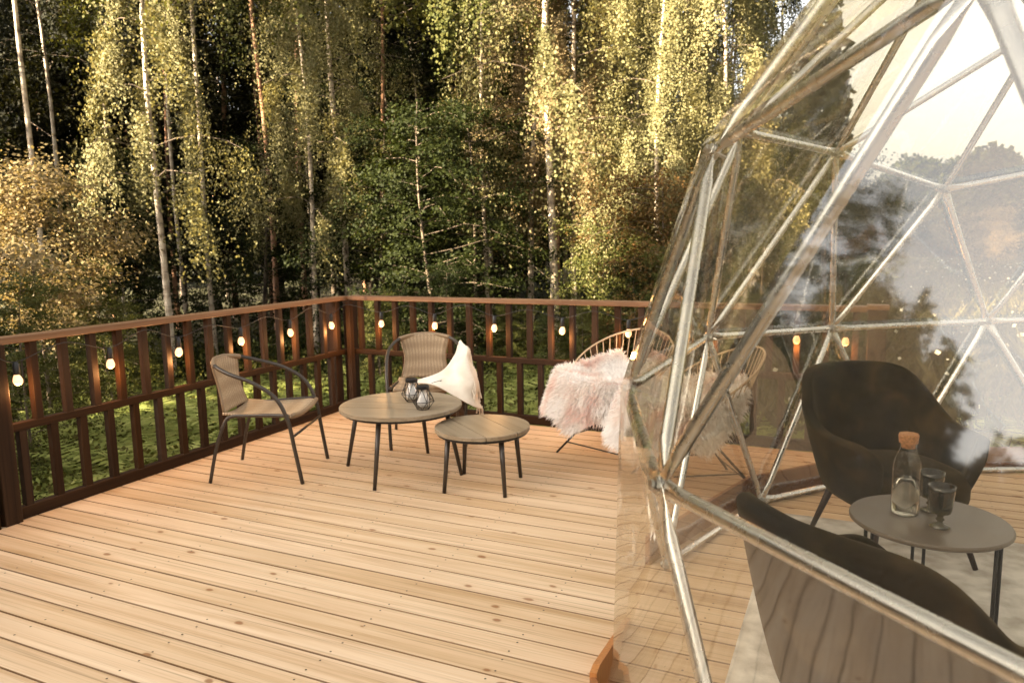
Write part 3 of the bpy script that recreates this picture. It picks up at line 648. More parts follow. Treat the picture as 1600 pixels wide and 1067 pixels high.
# ------------------------------------------------------------------ round slatted tables
def slat_table(loc, rz, rad, h, foot_r, cuts, label, foot_rot):
    rt = empty("coffee_table", loc, rz); tag(rt, label, "table", None)
    edges = [-rad] + cuts + [rad]; gap = 0.005
    for a, b_ in zip(edges[:-1], edges[1:]):
        y0 = a + (gap / 2 if a > -rad else 0); y1 = b_ - (gap / 2 if b_ < rad else 0); n = 26
        ys = [y0 + (y1 - y0) * k / n for k in range(n + 1)]; hw = [math.sqrt(max(rad * rad - y * y, 0)) for y in ys]
        out = [(hw[k], ys[k]) for k in range(n + 1)] + [(-hw[k], ys[k]) for k in range(n, -1, -1)]
        q = []
        for p in out:
            if not q or math.hypot(p[0] - q[-1][0], p[1] - q[-1][1]) > 1e-4: q.append(p)
        m_ = len(q); b = MB(); top = [(x, y, h) for x, y in q]; ch = [(x * 1.0, y, h - 0.003) for x, y in q]
        ins = [(x * 0.99, y, h) for x, y in q]
        V = ins + [(x, y, h - 0.004) for x, y in q] + [(x, y, h - 0.024) for x, y in q]
        F = [tuple(range(m_))] + [(k, m_ + k, m_ + (k + 1) % m_, (k + 1) % m_) for k in range(m_)] + [(m_ + k, 2 * m_ + k, 2 * m_ + (k + 1) % m_, m_ + (k + 1) % m_) for k in range(m_)] + [tuple(range(3 * m_ - 1, 2 * m_ - 1, -1))]
        F = [tuple(reversed(f)) if f[0] != 0 or len(f) < 5 else f for f in F]
        b.add(V, F).build("tabletop_slat", M['table_wood'], rt)
    ring = [(rad * 0.93 * math.cos(a), rad * 0.93 * math.sin(a), h - 0.034) for a in np.linspace(0, 2 * math.pi, 40, endpoint=False)]
    MB().tube(ring, 0.010, 6, closed=True).build("rim_frame", M['black'], rt, True)
    for k in range(4):
        a = foot_rot + k * math.pi / 2 - rz; ti = rad * 0.80
        MB().tube([(ti * math.cos(a), ti * math.sin(a), h - 0.026), (foot_r * math.cos(a), foot_r * math.sin(a), 0.0)], [0.0165, 0.0115], 12).build("leg", M['frame'], rt, True)
    MB().box((0, 0, h - 0.034), (rad * 1.7, 0.03, 0.012)).build("cross_bar", M['black'], rt)
    return rt
slat_table((1.445, -1.385, 0), R(14), 0.388, 0.440, 0.402, [-0.135, 0.02, 0.17], "larger round slatted coffee table carrying the two wire lanterns", math.atan2(-1.76 + 1.365, 1.5 - 1.445))
slat_table((2.06, -1.45, 0), R(-38), 0.284, 0.370, 0.262, [-0.10, 0.10], "smaller round coffee table with two seams across its bare top", math.atan2(-1.58 + 1.44, 2.26 - 2.06))

# ------------------------------------------------------------------ wire lanterns
def lantern(loc, rz, label):
    rt = empty("lantern", loc, rz); tag(rt, label, "lantern", None); n = 6
    lv = [(0.038, 0.003), (0.068, 0.052), (0.036, 0.128)]
    c = MB(); rings = [[(r * math.cos(2 * math.pi * (k + (.5 if i == 1 else 0)) / n), r * math.sin(2 * math.pi * (k + (.5 if i == 1 else 0)) / n), z) for k in range(n)] for i, (r, z) in enumerate(lv)]
    for rg in rings: c.tube(rg, 0.0021, 5, closed=True)
    for i in range(2):
        for k in range(n):
            c.tube([rings[i][k], rings[i + 1][k]], 0.0021, 5)
            c.tube([rings[i][k], rings[i + 1][(k - 1) % n if i == 0 else (k + 1) % n]], 0.0021, 5)
    c.build("wire_cage", M['black'], rt, True)
    MB().lathe([(0.034, 0.126), (0.040, 0.128), (0.040, 0.146), (0.036, 0.150)], 20).build("lid", M['black'], rt, False)
    MB().lathe([(0.020, 0.126), (0.019, 0.112), (0.024, 0.095), (0.036, 0.062), (0.038, 0.045), (0.032, 0.026), (0.016, 0.014), (0.003, 0.011)], 20).build("frosted_bulb", M['frost'], rt, True)
    h = [(0.038 * math.cos(a), 0, 0.15 + 0.05 * math.sin(a)) for a in np.linspace(0.2, math.pi - 0.2, 12)]
    ho = MB().tube([(p[0] * 0.95, p[1], p[2] * 1 - 0.035) for p in h], 0.0018, 5).build("bail_handle", M['black'], rt, True); ho.rotation_euler = (R(70), 0, 0.4); ho.location = (0, 0.0, 0.14)
    return rt
lantern((1.475, -1.30, 0.4405), 0.3, "black wire lantern with frosted bulb, the one beside the blanket chair")
lantern((1.665, -1.47, 0.4405), 0.9, "black wire lantern with frosted bulb, the one towards the table edge")

# ------------------------------------------------------------------ cord lounge chairs with fleeces
def rim(t):
    c, s = math.cos(t), math.sin(t); k = (1 - c) / 2
    return Vector((0.36 * c - 0.06 - 0.02 * s * s, (0.375 - 0.07 * max(0, -c) ** 2 * 0.8) * s, 0.40 + 0.42 * k ** 1.5 + 0.07 * s * s))
def bowl(t, f):
    """f 0 rim .. 1 bottom ring"""
    a = rim(t); b_ = Vector((0.07 * math.cos(t) - 0.02, 0.09 * math.sin(t), 0.255)); p = a.lerp(b_, f); p.z -= 0.10 * math.sin(math.pi * f) * (0.5 + 0.5 * (1 - math.cos(t)) / 2); return p
def cord_chair(loc, rz, label, fl_label, fl_seed):
    rt = empty("cord_chair", loc, rz); tag(rt, label, "chair", None)
    MB().tube([rim(t) for t in np.linspace(0, 2 * math.pi, 64, endpoint=False)], 0.0065, 8, closed=True).build("seat_hoop", M['rope'], rt, True)
    MB().tube([bowl(t, 1) for t in np.linspace(0, 2 * math.pi, 24, endpoint=False)], 0.007, 6, closed=True).build("lower_ring", M['black'], rt, True)
    cord = MB()
    for k in range(46):
        t = 2 * math.pi * (k + 0.5) / 46; cord.tube([bowl(t, f) for f in np.linspace(0, 1, 7)], 0.0033, 5, False)
    cord.build("cord_webbing", M['rope'], rt, True)
    for sx in (-1, 1):
        for sy in (-1, 1):
            top = (0.10 * sx - 0.03, 0.11 * sy, 0.27); foot = (0.31 * sx - 0.04, 0.28 * sy, 0.0)
            MB().tube([top, foot], 0.0075, 8).build("leg", M['black'], rt, True)
        MB().tube([(0.255 * sx - 0.04, -0.225, 0.075), (0.255 * sx - 0.04, 0.225, 0.075)], 0.005, 6).build("leg_brace", M['black'], rt, True)
    for sy in (-1, 1): MB().tube([(-0.23, 0.20 * sy, 0.13), (0.15, 0.20 * sy, 0.13)], 0.005, 6).build("leg_brace", M['black'], rt, True)
    # fleece
    fo = empty("sheepskin", loc, rz); tag(fo, fl_label, "sheepskin", None)
    r2 = np.random.default_rng(fl_seed)
    def surf(r_, th):
        """polar patch: fills the seat bowl, climbs the back a little, drops over front and sides"""
        c, s_ = math.cos(th), math.sin(th); back = max(0.0, -c)
        Rm = 0.60 + 0.06 * c + 0.035 * math.sin(5 * th + fl_seed) + 0.022 * math.sin(9 * th + 1.0) - 0.26 * back ** 1.5
        rho = r_ * Rm; a = 0.345; p = min(rho, a) + 0.30 * max(0, rho - a); x = p * c; y = p * s_ * 1.02
        z = 0.475 + 0.075 * (min(rho, a) / a) ** 2 + 0.11 * max(0, -x / 0.36) ** 1.7 - 0.92 * max(0, rho - a) * (1 - 0.75 * back)
        return Vector((x + 0.03, y, z + 0.02 + 0.012 * math.sin(9 * x + 3) * math.sin(8 * y)))
    nu, nv = 26, 18
    me = grid_mesh(lambda a, b_: surf(a, 2 * math.pi * b_), nu, 40, "hide"); solidify(link("hide", me, M['fleece'], fo), 0.012)
    n = 26000; Q = []
    uu = np.sqrt(r2.uniform(0.0005, 1, n)); vv = r2.uniform(0, 2 * math.pi, n); e = 0.02
    for u, v in zip(uu, vv):
        p = surf(u, v); du = surf(u + e, v) - surf(u - e, v); dv = surf(u, v + e) - surf(u, v - e); nr = du.cross(dv)
        if nr.length < 1e-9: continue
        nr.normalize()
        out = Vector((math.cos(v), math.sin(v), 0)); d = nr * 0.8 + out * 0.45 * u + Vector((0, 0, -0.35 * u)) + Vector(r2.normal(size=3) * 0.30)
        d.normalize(); L = r2.uniform(0.028, 0.066); sd_ = Vector(r2.normal(size=3)).cross(d).normalized() * r2.uniform(0.0018, 0.0034)
        tip = p + d * L + Vector((0, 0, -0.25 * L)); mid = p + d * L * 0.55 + Vector((0, 0, 0.0))
        Q.append((p - sd_, p + sd_, mid + sd_ * 0.9, mid - sd_ * 0.9)); Q.append((mid - sd_ * 0.9, mid + sd_ * 0.9, tip + sd_ * 0.15, tip - sd_ * 0.15))
    V = np.array([[tuple(x) for x in q] for q in Q]); wm = quads_mesh("wool", V, [M['fleece']])
    wo = link("wool", wm, None, fo); tag(wo, kind="stuff")
    return rt
cord_chair((2.58, -0.50, 0), R(-112), "beige cord lounge chair with black wire legs beside the round tables", "shaggy pale pink sheepskin on the cord chair beside the round tables", 1)
cord_chair((3.20, -1.02, 0), R(-150), "beige cord lounge chair with black wire legs against the dome foot", "shaggy pale pink sheepskin on the cord chair against the dome foot", 5)

# ------------------------------------------------------------------ velvet tub chairs in the dome
def tub_chair(loc, rz, label):
    rt = empty("velvet_armchair", loc, rz); rt.scale = (0.92, 0.92, 0.92); tag(rt, label, "armchair", None)
    TH = R(142)
    def prof(a):
        k = abs(a) / TH
        hgt = 0.895 - (0.895 - 0.62) * (1 / (1 + math.exp(-(k - 0.44) * 17)))
        if k > 0.86: hgt -= 0.10 * ((k - 0.86) / 0.14) ** 2
        return hgt
    def shell(u, v):
        a = (v - 0.5) * 2 * TH; h0 = 0.30; h1 = prof(a); f = u
        ex = 3.1; ca, sa_ = math.cos(a), math.sin(a)
        rr = (abs(ca / 0.335) ** ex + abs(sa_ / 0.330) ** ex) ** (-1 / ex)
        k = abs(a) / TH
        fl = 0.74 + 0.30 * f ** 0.7 + 0.02 * f * (1 - k) + (0.05 * f if 0.45 < k < 0.9 else 0)
        x = -ca * rr * fl - 0.07 * f * max(0, 1 - k * 1.6); y = sa_ * rr * fl
        z = h0 + (h1 - h0) * f
        return (x, y, z)
    me = grid_mesh(shell, 14, 44, "shell"); o = solidify(link("shell", me, M['velvet'], rt), 0.055, 0)
    sb = o.modifiers.new("sub", 'SUBSURF'); sb.levels = 2; sb.render_levels = 2
    b = MB(); V = []; n = 36; 
    for (s, z) in ((0.72, 0.275), (0.80, 0.285), (0.86, 0.33), (0.86, 0.40), (0.82, 0.435), (0.66, 0.452), (0.3, 0.456)):
        for k in range(n):
            a = 2 * math.pi * k / n; ca, sa_ = math.cos(a), math.sin(a); rr = (abs(ca / 0.335) ** 3 + abs(sa_ / 0.335) ** 3) ** (-1 / 3)
            V.append((0.03 + ca * rr * s * 1.08, sa_ * rr * s, z))
    F = [(i * n + k, i * n + (k + 1) % n, (i + 1) * n + (k + 1) % n, (i + 1) * n + k) for i in range(6) for k in range(n)] + [tuple(range(n - 1, -1, -1)), tuple(6 * n + k for k in range(n))]
    b.add(V, F).build("seat_cushion", M['velvet'], rt, True)
    for sx in (-1, 1):
        for sy in (-1, 1):
            MB().tube([(0.02 + sx * 0.19, sy * 0.19, 0.30), (0.02 + sx * 0.275, sy * 0.265, 0.0)], [0.021, 0.012], 10).build("leg", M['darkleg'], rt, True)
    return rt
tub_chair((4.23, -1.60, 0.018), R(-58), "dark olive velvet armchair facing out behind the small table in the dome")
tub_chair((4.20, -3.32, 0.018), R(50), "dark olive velvet armchair turned away beside the near wall of the dome")

# rug
def rugf(u, v):
    x = 3.72 + 2.3 * u; y = -3.55 + 2.25 * v
    return (x, y, 0.006 + 0.002 * math.sin(x * 9) * math.sin(y * 11))
me = grid_mesh(rugf, 40, 40, "rug"); rg = solidify(link("rug", me, M['rug']), 0.010, 1); tag(rg, "pale grey woven rug under the velvet armchairs", "rug")

# small table with carafe and goblets
TX, TY, TZ = 4.325, -2.42, 0.470
rt = empty("side_table", (TX, TY, 0.013)); tag(rt, "small round grey table with thin black legs inside the dome", "table")
h = TZ - 0.013
MB().lathe([(0.02, h - 0.018), (0.25, h - 0.018), (0.257, h - 0.012), (0.257, h - 0.005), (0.253, h), (0.02, h)], 64).build("tabletop", M['tabletop'], rt, False)
for k in range(3):
    a = R(-28 + 120 * k)
    for s in (-1, 1):
        aa = a + s * 0.085; MB().tube([(0.225 * math.cos(aa), 0.225 * math.sin(aa), h - 0.018), (0.225 * math.cos(aa), 0.225 * math.sin(aa), 0.0)], 0.0062, 8).build("leg", M['black'], rt, True)
    o = MB().box((0, 0, 0), (0.23, 0.02, 0.008)).build("support_bar", M['black'], rt); o.location = (0.115 * math.cos(a), 0.115 * math.sin(a), h - 0.0225); o.rotation_euler = (0, 0, a)
rt = empty("carafe", (4.25, -2.40, TZ)); tag(rt, "clear glass carafe half full of water with a cork stopper", "bottle")
MB().lathe([(0.004, 0.004), (0.040, 0.001), (0.0455, 0.006), (0.0465, 0.03), (0.0465, 0.175), (0.043, 0.200), (0.030, 0.232), (0.0265, 0.245), (0.0265, 0.275), (0.028, 0.278)], 32, close=False).build("glass_body", M['glass'], rt, True)
MB().lathe([(0.002, 0.007), (0.040, 0.007), (0.0440, 0.010), (0.0445, 0.130), (0.002, 0.130)], 32).build("water", M['water'], rt, True)
MB().lathe([(0.022, 0.245), (0.0245, 0.262), (0.031, 0.264), (0.033, 0.290), (0.031, 0.296)], 24).build("cork_stopper", M['cork'], rt, False)
gp = [(0.003, 0.004), (0.032, 0.003), (0.034, 0.007), (0.012, 0.014), (0.008, 0.022), (0.015, 0.030), (0.009, 0.038), (0.014, 0.046), (0.031, 0.054), (0.035, 0.065), (0.037, 0.085), (0.0365, 0.09), (0.039, 0.105), (0.0385, 0.11), (0.041, 0.128), (0.0405, 0.132), (0.042, 0.148), (0.039, 0.148), (0.034, 0.068), (0.004, 0.058)]
for p, lb in (((4.352, -2.495, TZ), "smoked green glass goblet standing in front of the other goblet"), ((4.335, -2.335, TZ), "smoked green glass goblet partly behind the other goblet")):
    o = empty("goblet", p); tag(o, lb, "goblet"); MB().lathe(gp[:9], 24, close=False).build("stem_and_foot", M['smoked'], o, True); MB().lathe(gp[8:], 24, close=False).build("ribbed_bowl", M['smoked'], o, True)

# ------------------------------------------------------------------ vegetation
def polar(az, d): return (CAM.x + d * math.cos(R(az)), CAM.y + d * math.sin(R(az)))
def tree_proto(H, r0, lo, nb, blen, strand, nstr, nleaf, ls, bend=0.55, droop=0.55, up=0.5, side=0.06, r2=None, horizontal=False, top_sparse=True, umin=0.22, upow=0.8):
    tr = MB(); br_ = MB(); hs_ = np.linspace(0, H, 12); ph = r2.uniform(0, 6.28, 2)
    path = [Vector((bend * (0.12 * math.sin(h_ * 0.55 + ph[0]) + 0.25 * (h_ / H) ** 1.3 * math.cos(ph[1])) * h_ / 4, bend * (0.12 * math.sin(h_ * 0.48 + ph[1]) + 0.25 * (h_ / H) ** 1.3 * math.sin(ph[1])) * h_ / 4, h_ - 0.25)) for h_ in hs_]
    rad = [r0 * (1 - 0.88 * h_ / H) * (1.25 if i == 0 else 1) for i, h_ in enumerate(hs_)]
    tr.tube(path, rad, 9, False)
    P = []; A = []; S = []; NH = []
    for k in range(nb):
        q = (k + r2.uniform(0, 1)) / nb; h_ = lo + (H * 0.97 - lo) * (q ** (1.25 if top_sparse else 1.0)); i = min(int(h_ / H * 11), 10); f = h_ / H * 11 - i
        base = path[i].lerp(path[i + 1], f); az = k * 2.39996 + r2.uniform(-.5, .5)
        L = blen * (1 - 0.6 * (h_ - lo) / max(H - lo, .1)) * (r2.uniform(0.25, 1.35) if horizontal else r2.uniform(0.5, 1.2))
        d = Vector((math.cos(az), math.sin(az), 0)); ptsb = [base + d * (L * s) + Vector((0, 0, L * (up * s - droop * s * s))) + Vector(r2.normal(size=3) * 0.05 * L * s) for s in (0, .25, .5, .75, 1)]
        br_.tube(ptsb, [r0 * 0.16 * (1 - 0.8 * s) * (0.4 + 0.6 * (1 - h_ / H)) + 0.003 for s in (0, .25, .5, .75, 1)], 5, False)
        arr = np.array([tuple(p) for p in spline(ptsb, 4)])
        for s_ in range(nstr):
            u = umin + (1 - umin) * r2.uniform(0, 1.0) ** upow; j = u * (len(arr) - 1); i0 = min(int(j), len(arr) - 2); st = arr[i0] + (arr[i0 + 1] - arr[i0]) * (j - i0)
            if horizontal:
                dd = np.array([math.cos(az), math.sin(az), 0]) + r2.normal(size=3) * np.array([.9, .9, .55]); dd /= np.linalg.norm(dd); Ls = strand * r2.uniform(0.5, 1.2)
                tt = r2.uniform(0, 1, nleaf); pts_ = st + dd * (tt * Ls)[:, None] + r2.normal(size=(nleaf, 3)) * np.array([side * 1.6, side * 1.6, side * 0.8]); ax = r2.normal(size=(nleaf, 3)) * np.array([1, 1, .35]) + np.array([0, 0, -.25])
            else:
                Ls = strand * r2.uniform(0.35, 1.25); sw = r2.normal(size=3) * 0.16; dd = np.array([sw[0] + 0.10 * d.x, sw[1] + 0.10 * d.y, -1.0])
                tt = r2.uniform(0, 1, nleaf) ** 0.85; pts_ = st + dd * (tt * Ls)[:, None] + r2.normal(size=(nleaf, 3)) * side; ax = r2.normal(size=(nleaf, 3)) * 0.75 + np.array([0, 0, -0.8])
            P.append(pts_); A.append(ax); S.append(ls * r2.uniform(0.6, 1.25, nleaf)); ctr = np.array([arr[0][0], arr[0][1], st[2] - (0.9 if horizontal else 0.3)]); NH.append(unit(pts_ - ctr) + unit(np.array([d.x, d.y, 0.35])) * 0.6 + r2.normal(size=(nleaf, 3)) * 0.42)
    P = np.concatenate(P); A = np.concatenate(A); S = np.concatenate(S)
    return tr.mesh("trunk", True), br_.mesh("limbs", True), leaf_quads(P, A, S, 0.42, np.concatenate(NH))

protos = {}; limbs = {}
def proto(key, leafmat, barkmat, **kw):
    r2 = np.random.default_rng(sum(ord(c) for c in key)); tm, bm_, lq = tree_proto(r2=r2, **kw); bm_.materials.append(M['bark_dark']); limbs[key] = bm_
    lm = quads_mesh("crown", lq, []); protos[key] = (tm, lm, leafmat, barkmat)
proto('birchA', 'leaf_birch', 'bark_birch', H=13, r0=0.058, lo=3.2, nb=40, blen=1.45, strand=1.3, nstr=28, nleaf=40, ls=0.048, umin=0.5, upow=0.7, side=0.05)
proto('birchB', 'leaf_birch', 'bark_birch', H=15, r0=0.072, lo=3.4, nb=44, blen=1.9, strand=1.6, nstr=26, nleaf=40, ls=0.050, umin=0.45, upow=0.7, side=0.05)
proto('birchC', 'leaf_birch', 'bark_birch', H=13, r0=0.042, lo=6.0, nb=36, blen=1.9, strand=1.1, nstr=16, nleaf=30, ls=0.052, umin=0.45, upow=0.7)
proto('poleD', 'leaf_birch', 'bark_pine', H=17, r0=0.06, lo=7.4, nb=40, blen=2.4, strand=0.8, nstr=10, nleaf=18, ls=0.10, droop=0.3)
proto('under', 'leaf_dark', 'bark_dark', H=6.5, r0=0.06, lo=0.5, nb=60, blen=2.8, bend=1.3, strand=0.6, nstr=12, nleaf=30, ls=0.068, droop=0.35, up=0.35, horizontal=True, top_sparse=False)
proto('underB', 'leaf_dark', 'bark_dark', H=9.5, r0=0.10, lo=1.2, nb=85, blen=3.0, strand=0.7, nstr=12, nleaf=30, ls=0.072, droop=0.4, up=0.45, horizontal=True, top_sparse=False)
proto('bush', 'leaf_gold', 'bark_dark', H=3.4, r0=0.032, lo=1.5, nb=24, blen=1.55, strand=0.42, nstr=22, nleaf=34, ls=0.042, droop=0.6, up=0.6, side=0.07, horizontal=True, top_sparse=False)
proto('rust', 'leaf_rust', 'bark_dark', H=3.4, r0=0.04, lo=0.3, nb=60, blen=1.7, strand=0.5, nstr=12, nleaf=34, ls=0.044, droop=0.45, up=0.5, side=0.08, horizontal=True, top_sparse=False)

meshcache = {}
def plant_tree(key, az, d, scale, rot, label, group=None, name="birch_tree", cat="tree", leafmat=None, dz=0.0, xy=None):
    tm, lm, lmat, bmat = protos[key]; lmat = leafmat or lmat
    x, y = xy if xy else polar(az, d); rt = empty(name, (x, y, gz1(x, y) + dz), R(rot)); rt.scale = (scale, scale, scale); tag(rt, label, cat, group)
    k = (key, lmat)
    if k not in meshcache:
        a = tm if not tm.materials else tm
        if not tm.materials: tm.materials.append(M[bmat])
        b_ = lm if not lm.materials else lm.copy()
        b_.materials.clear(); b_.materials.append(M[lmat]); meshcache[k] = (tm, b_)
    a, b_ = meshcache[k]; link("trunk", a, None, rt); tag(link("limbs", limbs[key], None, rt), kind="stuff"); tag(link("crown", b_, None, rt), kind="stuff"); return rt

def azpx(px): return math.degrees(math.atan2(fwd.y, fwd.x)) - math.degrees(math.atan((px - 800) / 1163.2))
# forest front row, tree by tree
front = [
 ('birchC', 70, 12.5, 1.05, 20, "slim white birch trunk rising behind the golden leaved bush", "birch_tree", None),
 ('bush', 62, 9.4, 0.95, 40, "golden leaved bush in low sun beyond the side railing", "leafy_bush", None),
 ('birchA', 262, 12.0, 0.92, 75, "weeping birch with heavy hanging curtains above the side railing", "birch_tree", 'leaf_pale'),
 ('birchC', 332, 13.5, 1.05, 200, "thin birch close beside the heavy weeping birch", "birch_tree", None),
 ('birchA', 492, 13.0, 0.80, 300, "weeping birch with two drooping tufts behind the railing corner", "birch_tree", 'leaf_pale'),
 ('birchB', 545, 15.0, 0.95, 15, "tall birch with long hanging branches directly behind the railing corner", "birch_tree", 'leaf_pale'),
 ('poleD', 605, 15.5, 0.85, 10, "reddish pole-like trunk standing between birches behind the back railing", "pine_tree", None),
 ('birchC', 764, 13.0, 0.95, 120, "very thin pale birch rising from the dark leafy thicket", "birch_tree", None),
 ('birchB', 832, 14.0, 0.90, 210, "birch with a slightly leaning pale trunk, left of the thickest trunk", "birch_tree", 'leaf_gold'),
 ('birchB', 868, 12.8, 1.05, 330, "thickest pale birch trunk behind the back railing, sunlit crown", "birch_tree", 'leaf_pale'),
 ('birchA', 900, 13.6, 1.00, 165, "leaning birch right of the thickest trunk, full golden crown", "birch_tree", 'leaf_gold'),
 ('birchA', 990, 14.5, 0.90, 250, "full golden birch with sunlit foliage down to the undergrowth", "birch_tree", 'leaf_pale'),
 ('birchB', 1080, 16.5, 0.85, 50, "tall pale gold birch at the edge of the wood beside the dome", "birch_tree", 'leaf_pale'),
 ('birchA', 1140, 19.0, 0.95, 10, "pale birch half hidden behind the dome edge", "birch_tree", 'leaf_pale'),
 ('birchA', 1030, 11.8, 0.78, 95, "pale hanging birch just behind the rust orange bush", "birch_tree", 'leaf_pale'),
 ('birchA', 1125, 12.6, 0.85, 205, "pale hanging birch whose edge shows through the dome film", "birch_tree", 'leaf_pale'),
 ('rust', 1040, 11.0, 0.95, 10, "rust orange bush at the wood edge left of the dome", "leafy_bush", None),
 ('rust', 960, 11.6, 0.75, 130, "low olive brown bush in front of the rust orange bush", "leafy_bush", 'leaf_birch'),
 ('under', 590, 12.5, 0.62, 60, "dark leafy young tree just beyond the railing corner", "young_tree", None),
 ('under', 680, 11.5, 0.66, 190, "dark green leafy young tree behind the bulbs of the back railing", "young_tree", None),
 ('under', 745, 12.6, 0.68, 290, "dark green young tree around the very thin pale birch", "young_tree", None),
 ('under', 410, 14.5, 0.62, 15, "dark leafy tree in shade between the two weeping birches", "young_tree", 'leaf_dark'),
 ('under', 190, 13.5, 0.55, 215, "dark leafy young tree in shade behind the golden bush", "young_tree", None)]
for key, px, d, s, r_, lb, nm, lm_ in front:
    plant_tree(key, azpx(px), d, s, r_, lb, None, nm, "bush" if 'bush' in nm else "tree", lm_)
# deeper rows of look-alikes
r3 = np.random.default_rng(21)
def row(keys, az0, az1, n, d0, d1, s0, s1, label, group, name, mats=(None,)):
    for k in range(n):
        az = az0 + (az1 - az0) * (k + r3.uniform(0.1, 0.9)) / n; key = keys[r3.integers(len(keys))]
        plant_tree(key, az, r3.uniform(d0, d1), r3.uniform(s0, s1), r3.uniform(0, 360), label, group, name, "tree", mats[r3.integers(len(mats))])
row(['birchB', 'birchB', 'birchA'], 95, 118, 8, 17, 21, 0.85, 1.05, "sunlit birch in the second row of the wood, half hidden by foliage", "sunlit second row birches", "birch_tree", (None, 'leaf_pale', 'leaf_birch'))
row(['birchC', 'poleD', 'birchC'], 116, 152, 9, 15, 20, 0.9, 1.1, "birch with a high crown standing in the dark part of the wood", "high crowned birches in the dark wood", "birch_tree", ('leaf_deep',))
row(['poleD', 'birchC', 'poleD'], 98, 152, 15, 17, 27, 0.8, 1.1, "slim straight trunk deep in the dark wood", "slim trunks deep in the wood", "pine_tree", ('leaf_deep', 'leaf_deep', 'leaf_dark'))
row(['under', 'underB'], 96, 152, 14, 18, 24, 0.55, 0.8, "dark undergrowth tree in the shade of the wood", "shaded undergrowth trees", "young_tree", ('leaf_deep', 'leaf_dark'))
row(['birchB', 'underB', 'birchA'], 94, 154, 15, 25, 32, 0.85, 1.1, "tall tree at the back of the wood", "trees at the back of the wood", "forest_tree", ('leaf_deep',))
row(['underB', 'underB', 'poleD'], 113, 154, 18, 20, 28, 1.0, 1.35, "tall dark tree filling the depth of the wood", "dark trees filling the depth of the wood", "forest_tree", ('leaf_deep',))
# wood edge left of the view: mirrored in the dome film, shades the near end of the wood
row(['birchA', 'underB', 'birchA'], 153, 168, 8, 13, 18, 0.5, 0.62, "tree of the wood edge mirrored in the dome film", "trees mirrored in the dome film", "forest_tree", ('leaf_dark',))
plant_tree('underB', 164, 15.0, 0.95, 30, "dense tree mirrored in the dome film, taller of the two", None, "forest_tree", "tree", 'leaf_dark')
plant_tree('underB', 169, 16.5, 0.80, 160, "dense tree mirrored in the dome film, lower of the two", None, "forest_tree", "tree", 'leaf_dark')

# far wood as one mass, and an unseen wood behind the camera, added to shade the deck
def wood_mass(name, label, pts_fn, n, size, mat_):
    P = pts_fn(n); q = leaf_quads(P, rng.normal(size=(n, 3)), size * rng.uniform(0.6, 1.3, n), 0.5)
    o = link(name, quads_mesh(name, q, [M[mat_]])); tag(o, label, kind="stuff"); return o
def far_pts(n):
    az = R(91) + R(84) * rng.random(n); d = rng.uniform(36, 46, n); top = np.where(az > R(113), 11.5, 8.0) + 2.0 * np.sin(az * 21) + 1.6 * np.sin(az * 47 + 1) + 1.5 * np.sin(az * 90)
    z = GZ + rng.random(n) ** 0.9 * top * 1.05; x = CAM.x + d * np.cos(az); y = CAM.y + d * np.sin(az); return np.stack([x, y, z + 0.6], 1)
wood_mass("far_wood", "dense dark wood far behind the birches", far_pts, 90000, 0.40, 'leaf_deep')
def side_pts(n):
    az = R(48) + R(45) * rng.random(n); d = rng.uniform(58, 70, n); top = 6.0 + 0.9 * np.sin(az * 31) + 0.7 * np.sin(az * 67)
    return np.stack([CAM.x + d * np.cos(az), CAM.y + d * np.sin(az), GZ + 0.6 + rng.random(n) ** 0.9 * top], 1)
wood_mass("distant_wood", "distant wood across the meadow beyond the dome", side_pts, 90000, 0.40, 'leaf_dark')
su = np.array([math.cos(R(SUN_AZ)), math.sin(R(SUN_AZ))]); pe = np.array([-su[1], su[0]])
def shade_pts(n):
    u = rng.uniform(-14, 15, n); dd = rng.uniform(13, 19, n)
    top = np.where(u < -8.9, 6.8, np.where(u < -5.6, 2.4, 8.0)) + 0.8 * np.sin(u * 0.9) + 0.7 * np.sin(u * 2.1 + 1)  # heights and gap shaped to shade the deck and let sun reach chosen trees
    z = GZ + rng.random(n) * top; c = np.array([2.5, -3.0]); xy = c + su * dd[:, None] + pe * u[:, None]
    return np.stack([xy[:, 0], xy[:, 1], z], 1)
wood_mass("shade_wood", "unseen dense wood behind the clearing, added to shade the deck", shade_pts, 42000, 0.5, 'leaf_dark')
def low_pts(n):
    az = R(166) + R(22) * rng.random(n); d = rng.uniform(15, 20, n); top = 5.4 + 0.8 * np.sin(az * 33 + 1) + 0.6 * np.sin(az * 90) + 1.6 * np.clip((R(177) - az) / R(5), 0, 1)
    return np.stack([CAM.x + d * np.cos(az), CAM.y + d * np.sin(az), GZ + rng.random(n) * top], 1)
wood_mass("low_thicket", "low thicket at the open side of the clearing", low_pts, 24000, 0.22, 'leaf_dark')

# meadow shrubs seen through the dome
for px, d, s, r_, lb, lm_ in ((1190, 15.5, 1.2, 20, "olive shrub at the meadow edge seen through the dome, next to the birches", 'leaf_birch'), (1310, 20, 1.2, 140, "rounded dark shrub in the meadow behind the railing end post", 'leaf_dark'), (1420, 22, 1.0, 250, "pale shrub in the meadow right of the railing end post", 'leaf_birch'), (1540, 24, 0.8, 70, "low golden shrub in the meadow past the velvet armchair", None)):
    plant_tree('bush', azpx(px), d, s, r_, lb, None, "leafy_bush", "bush", lm_)

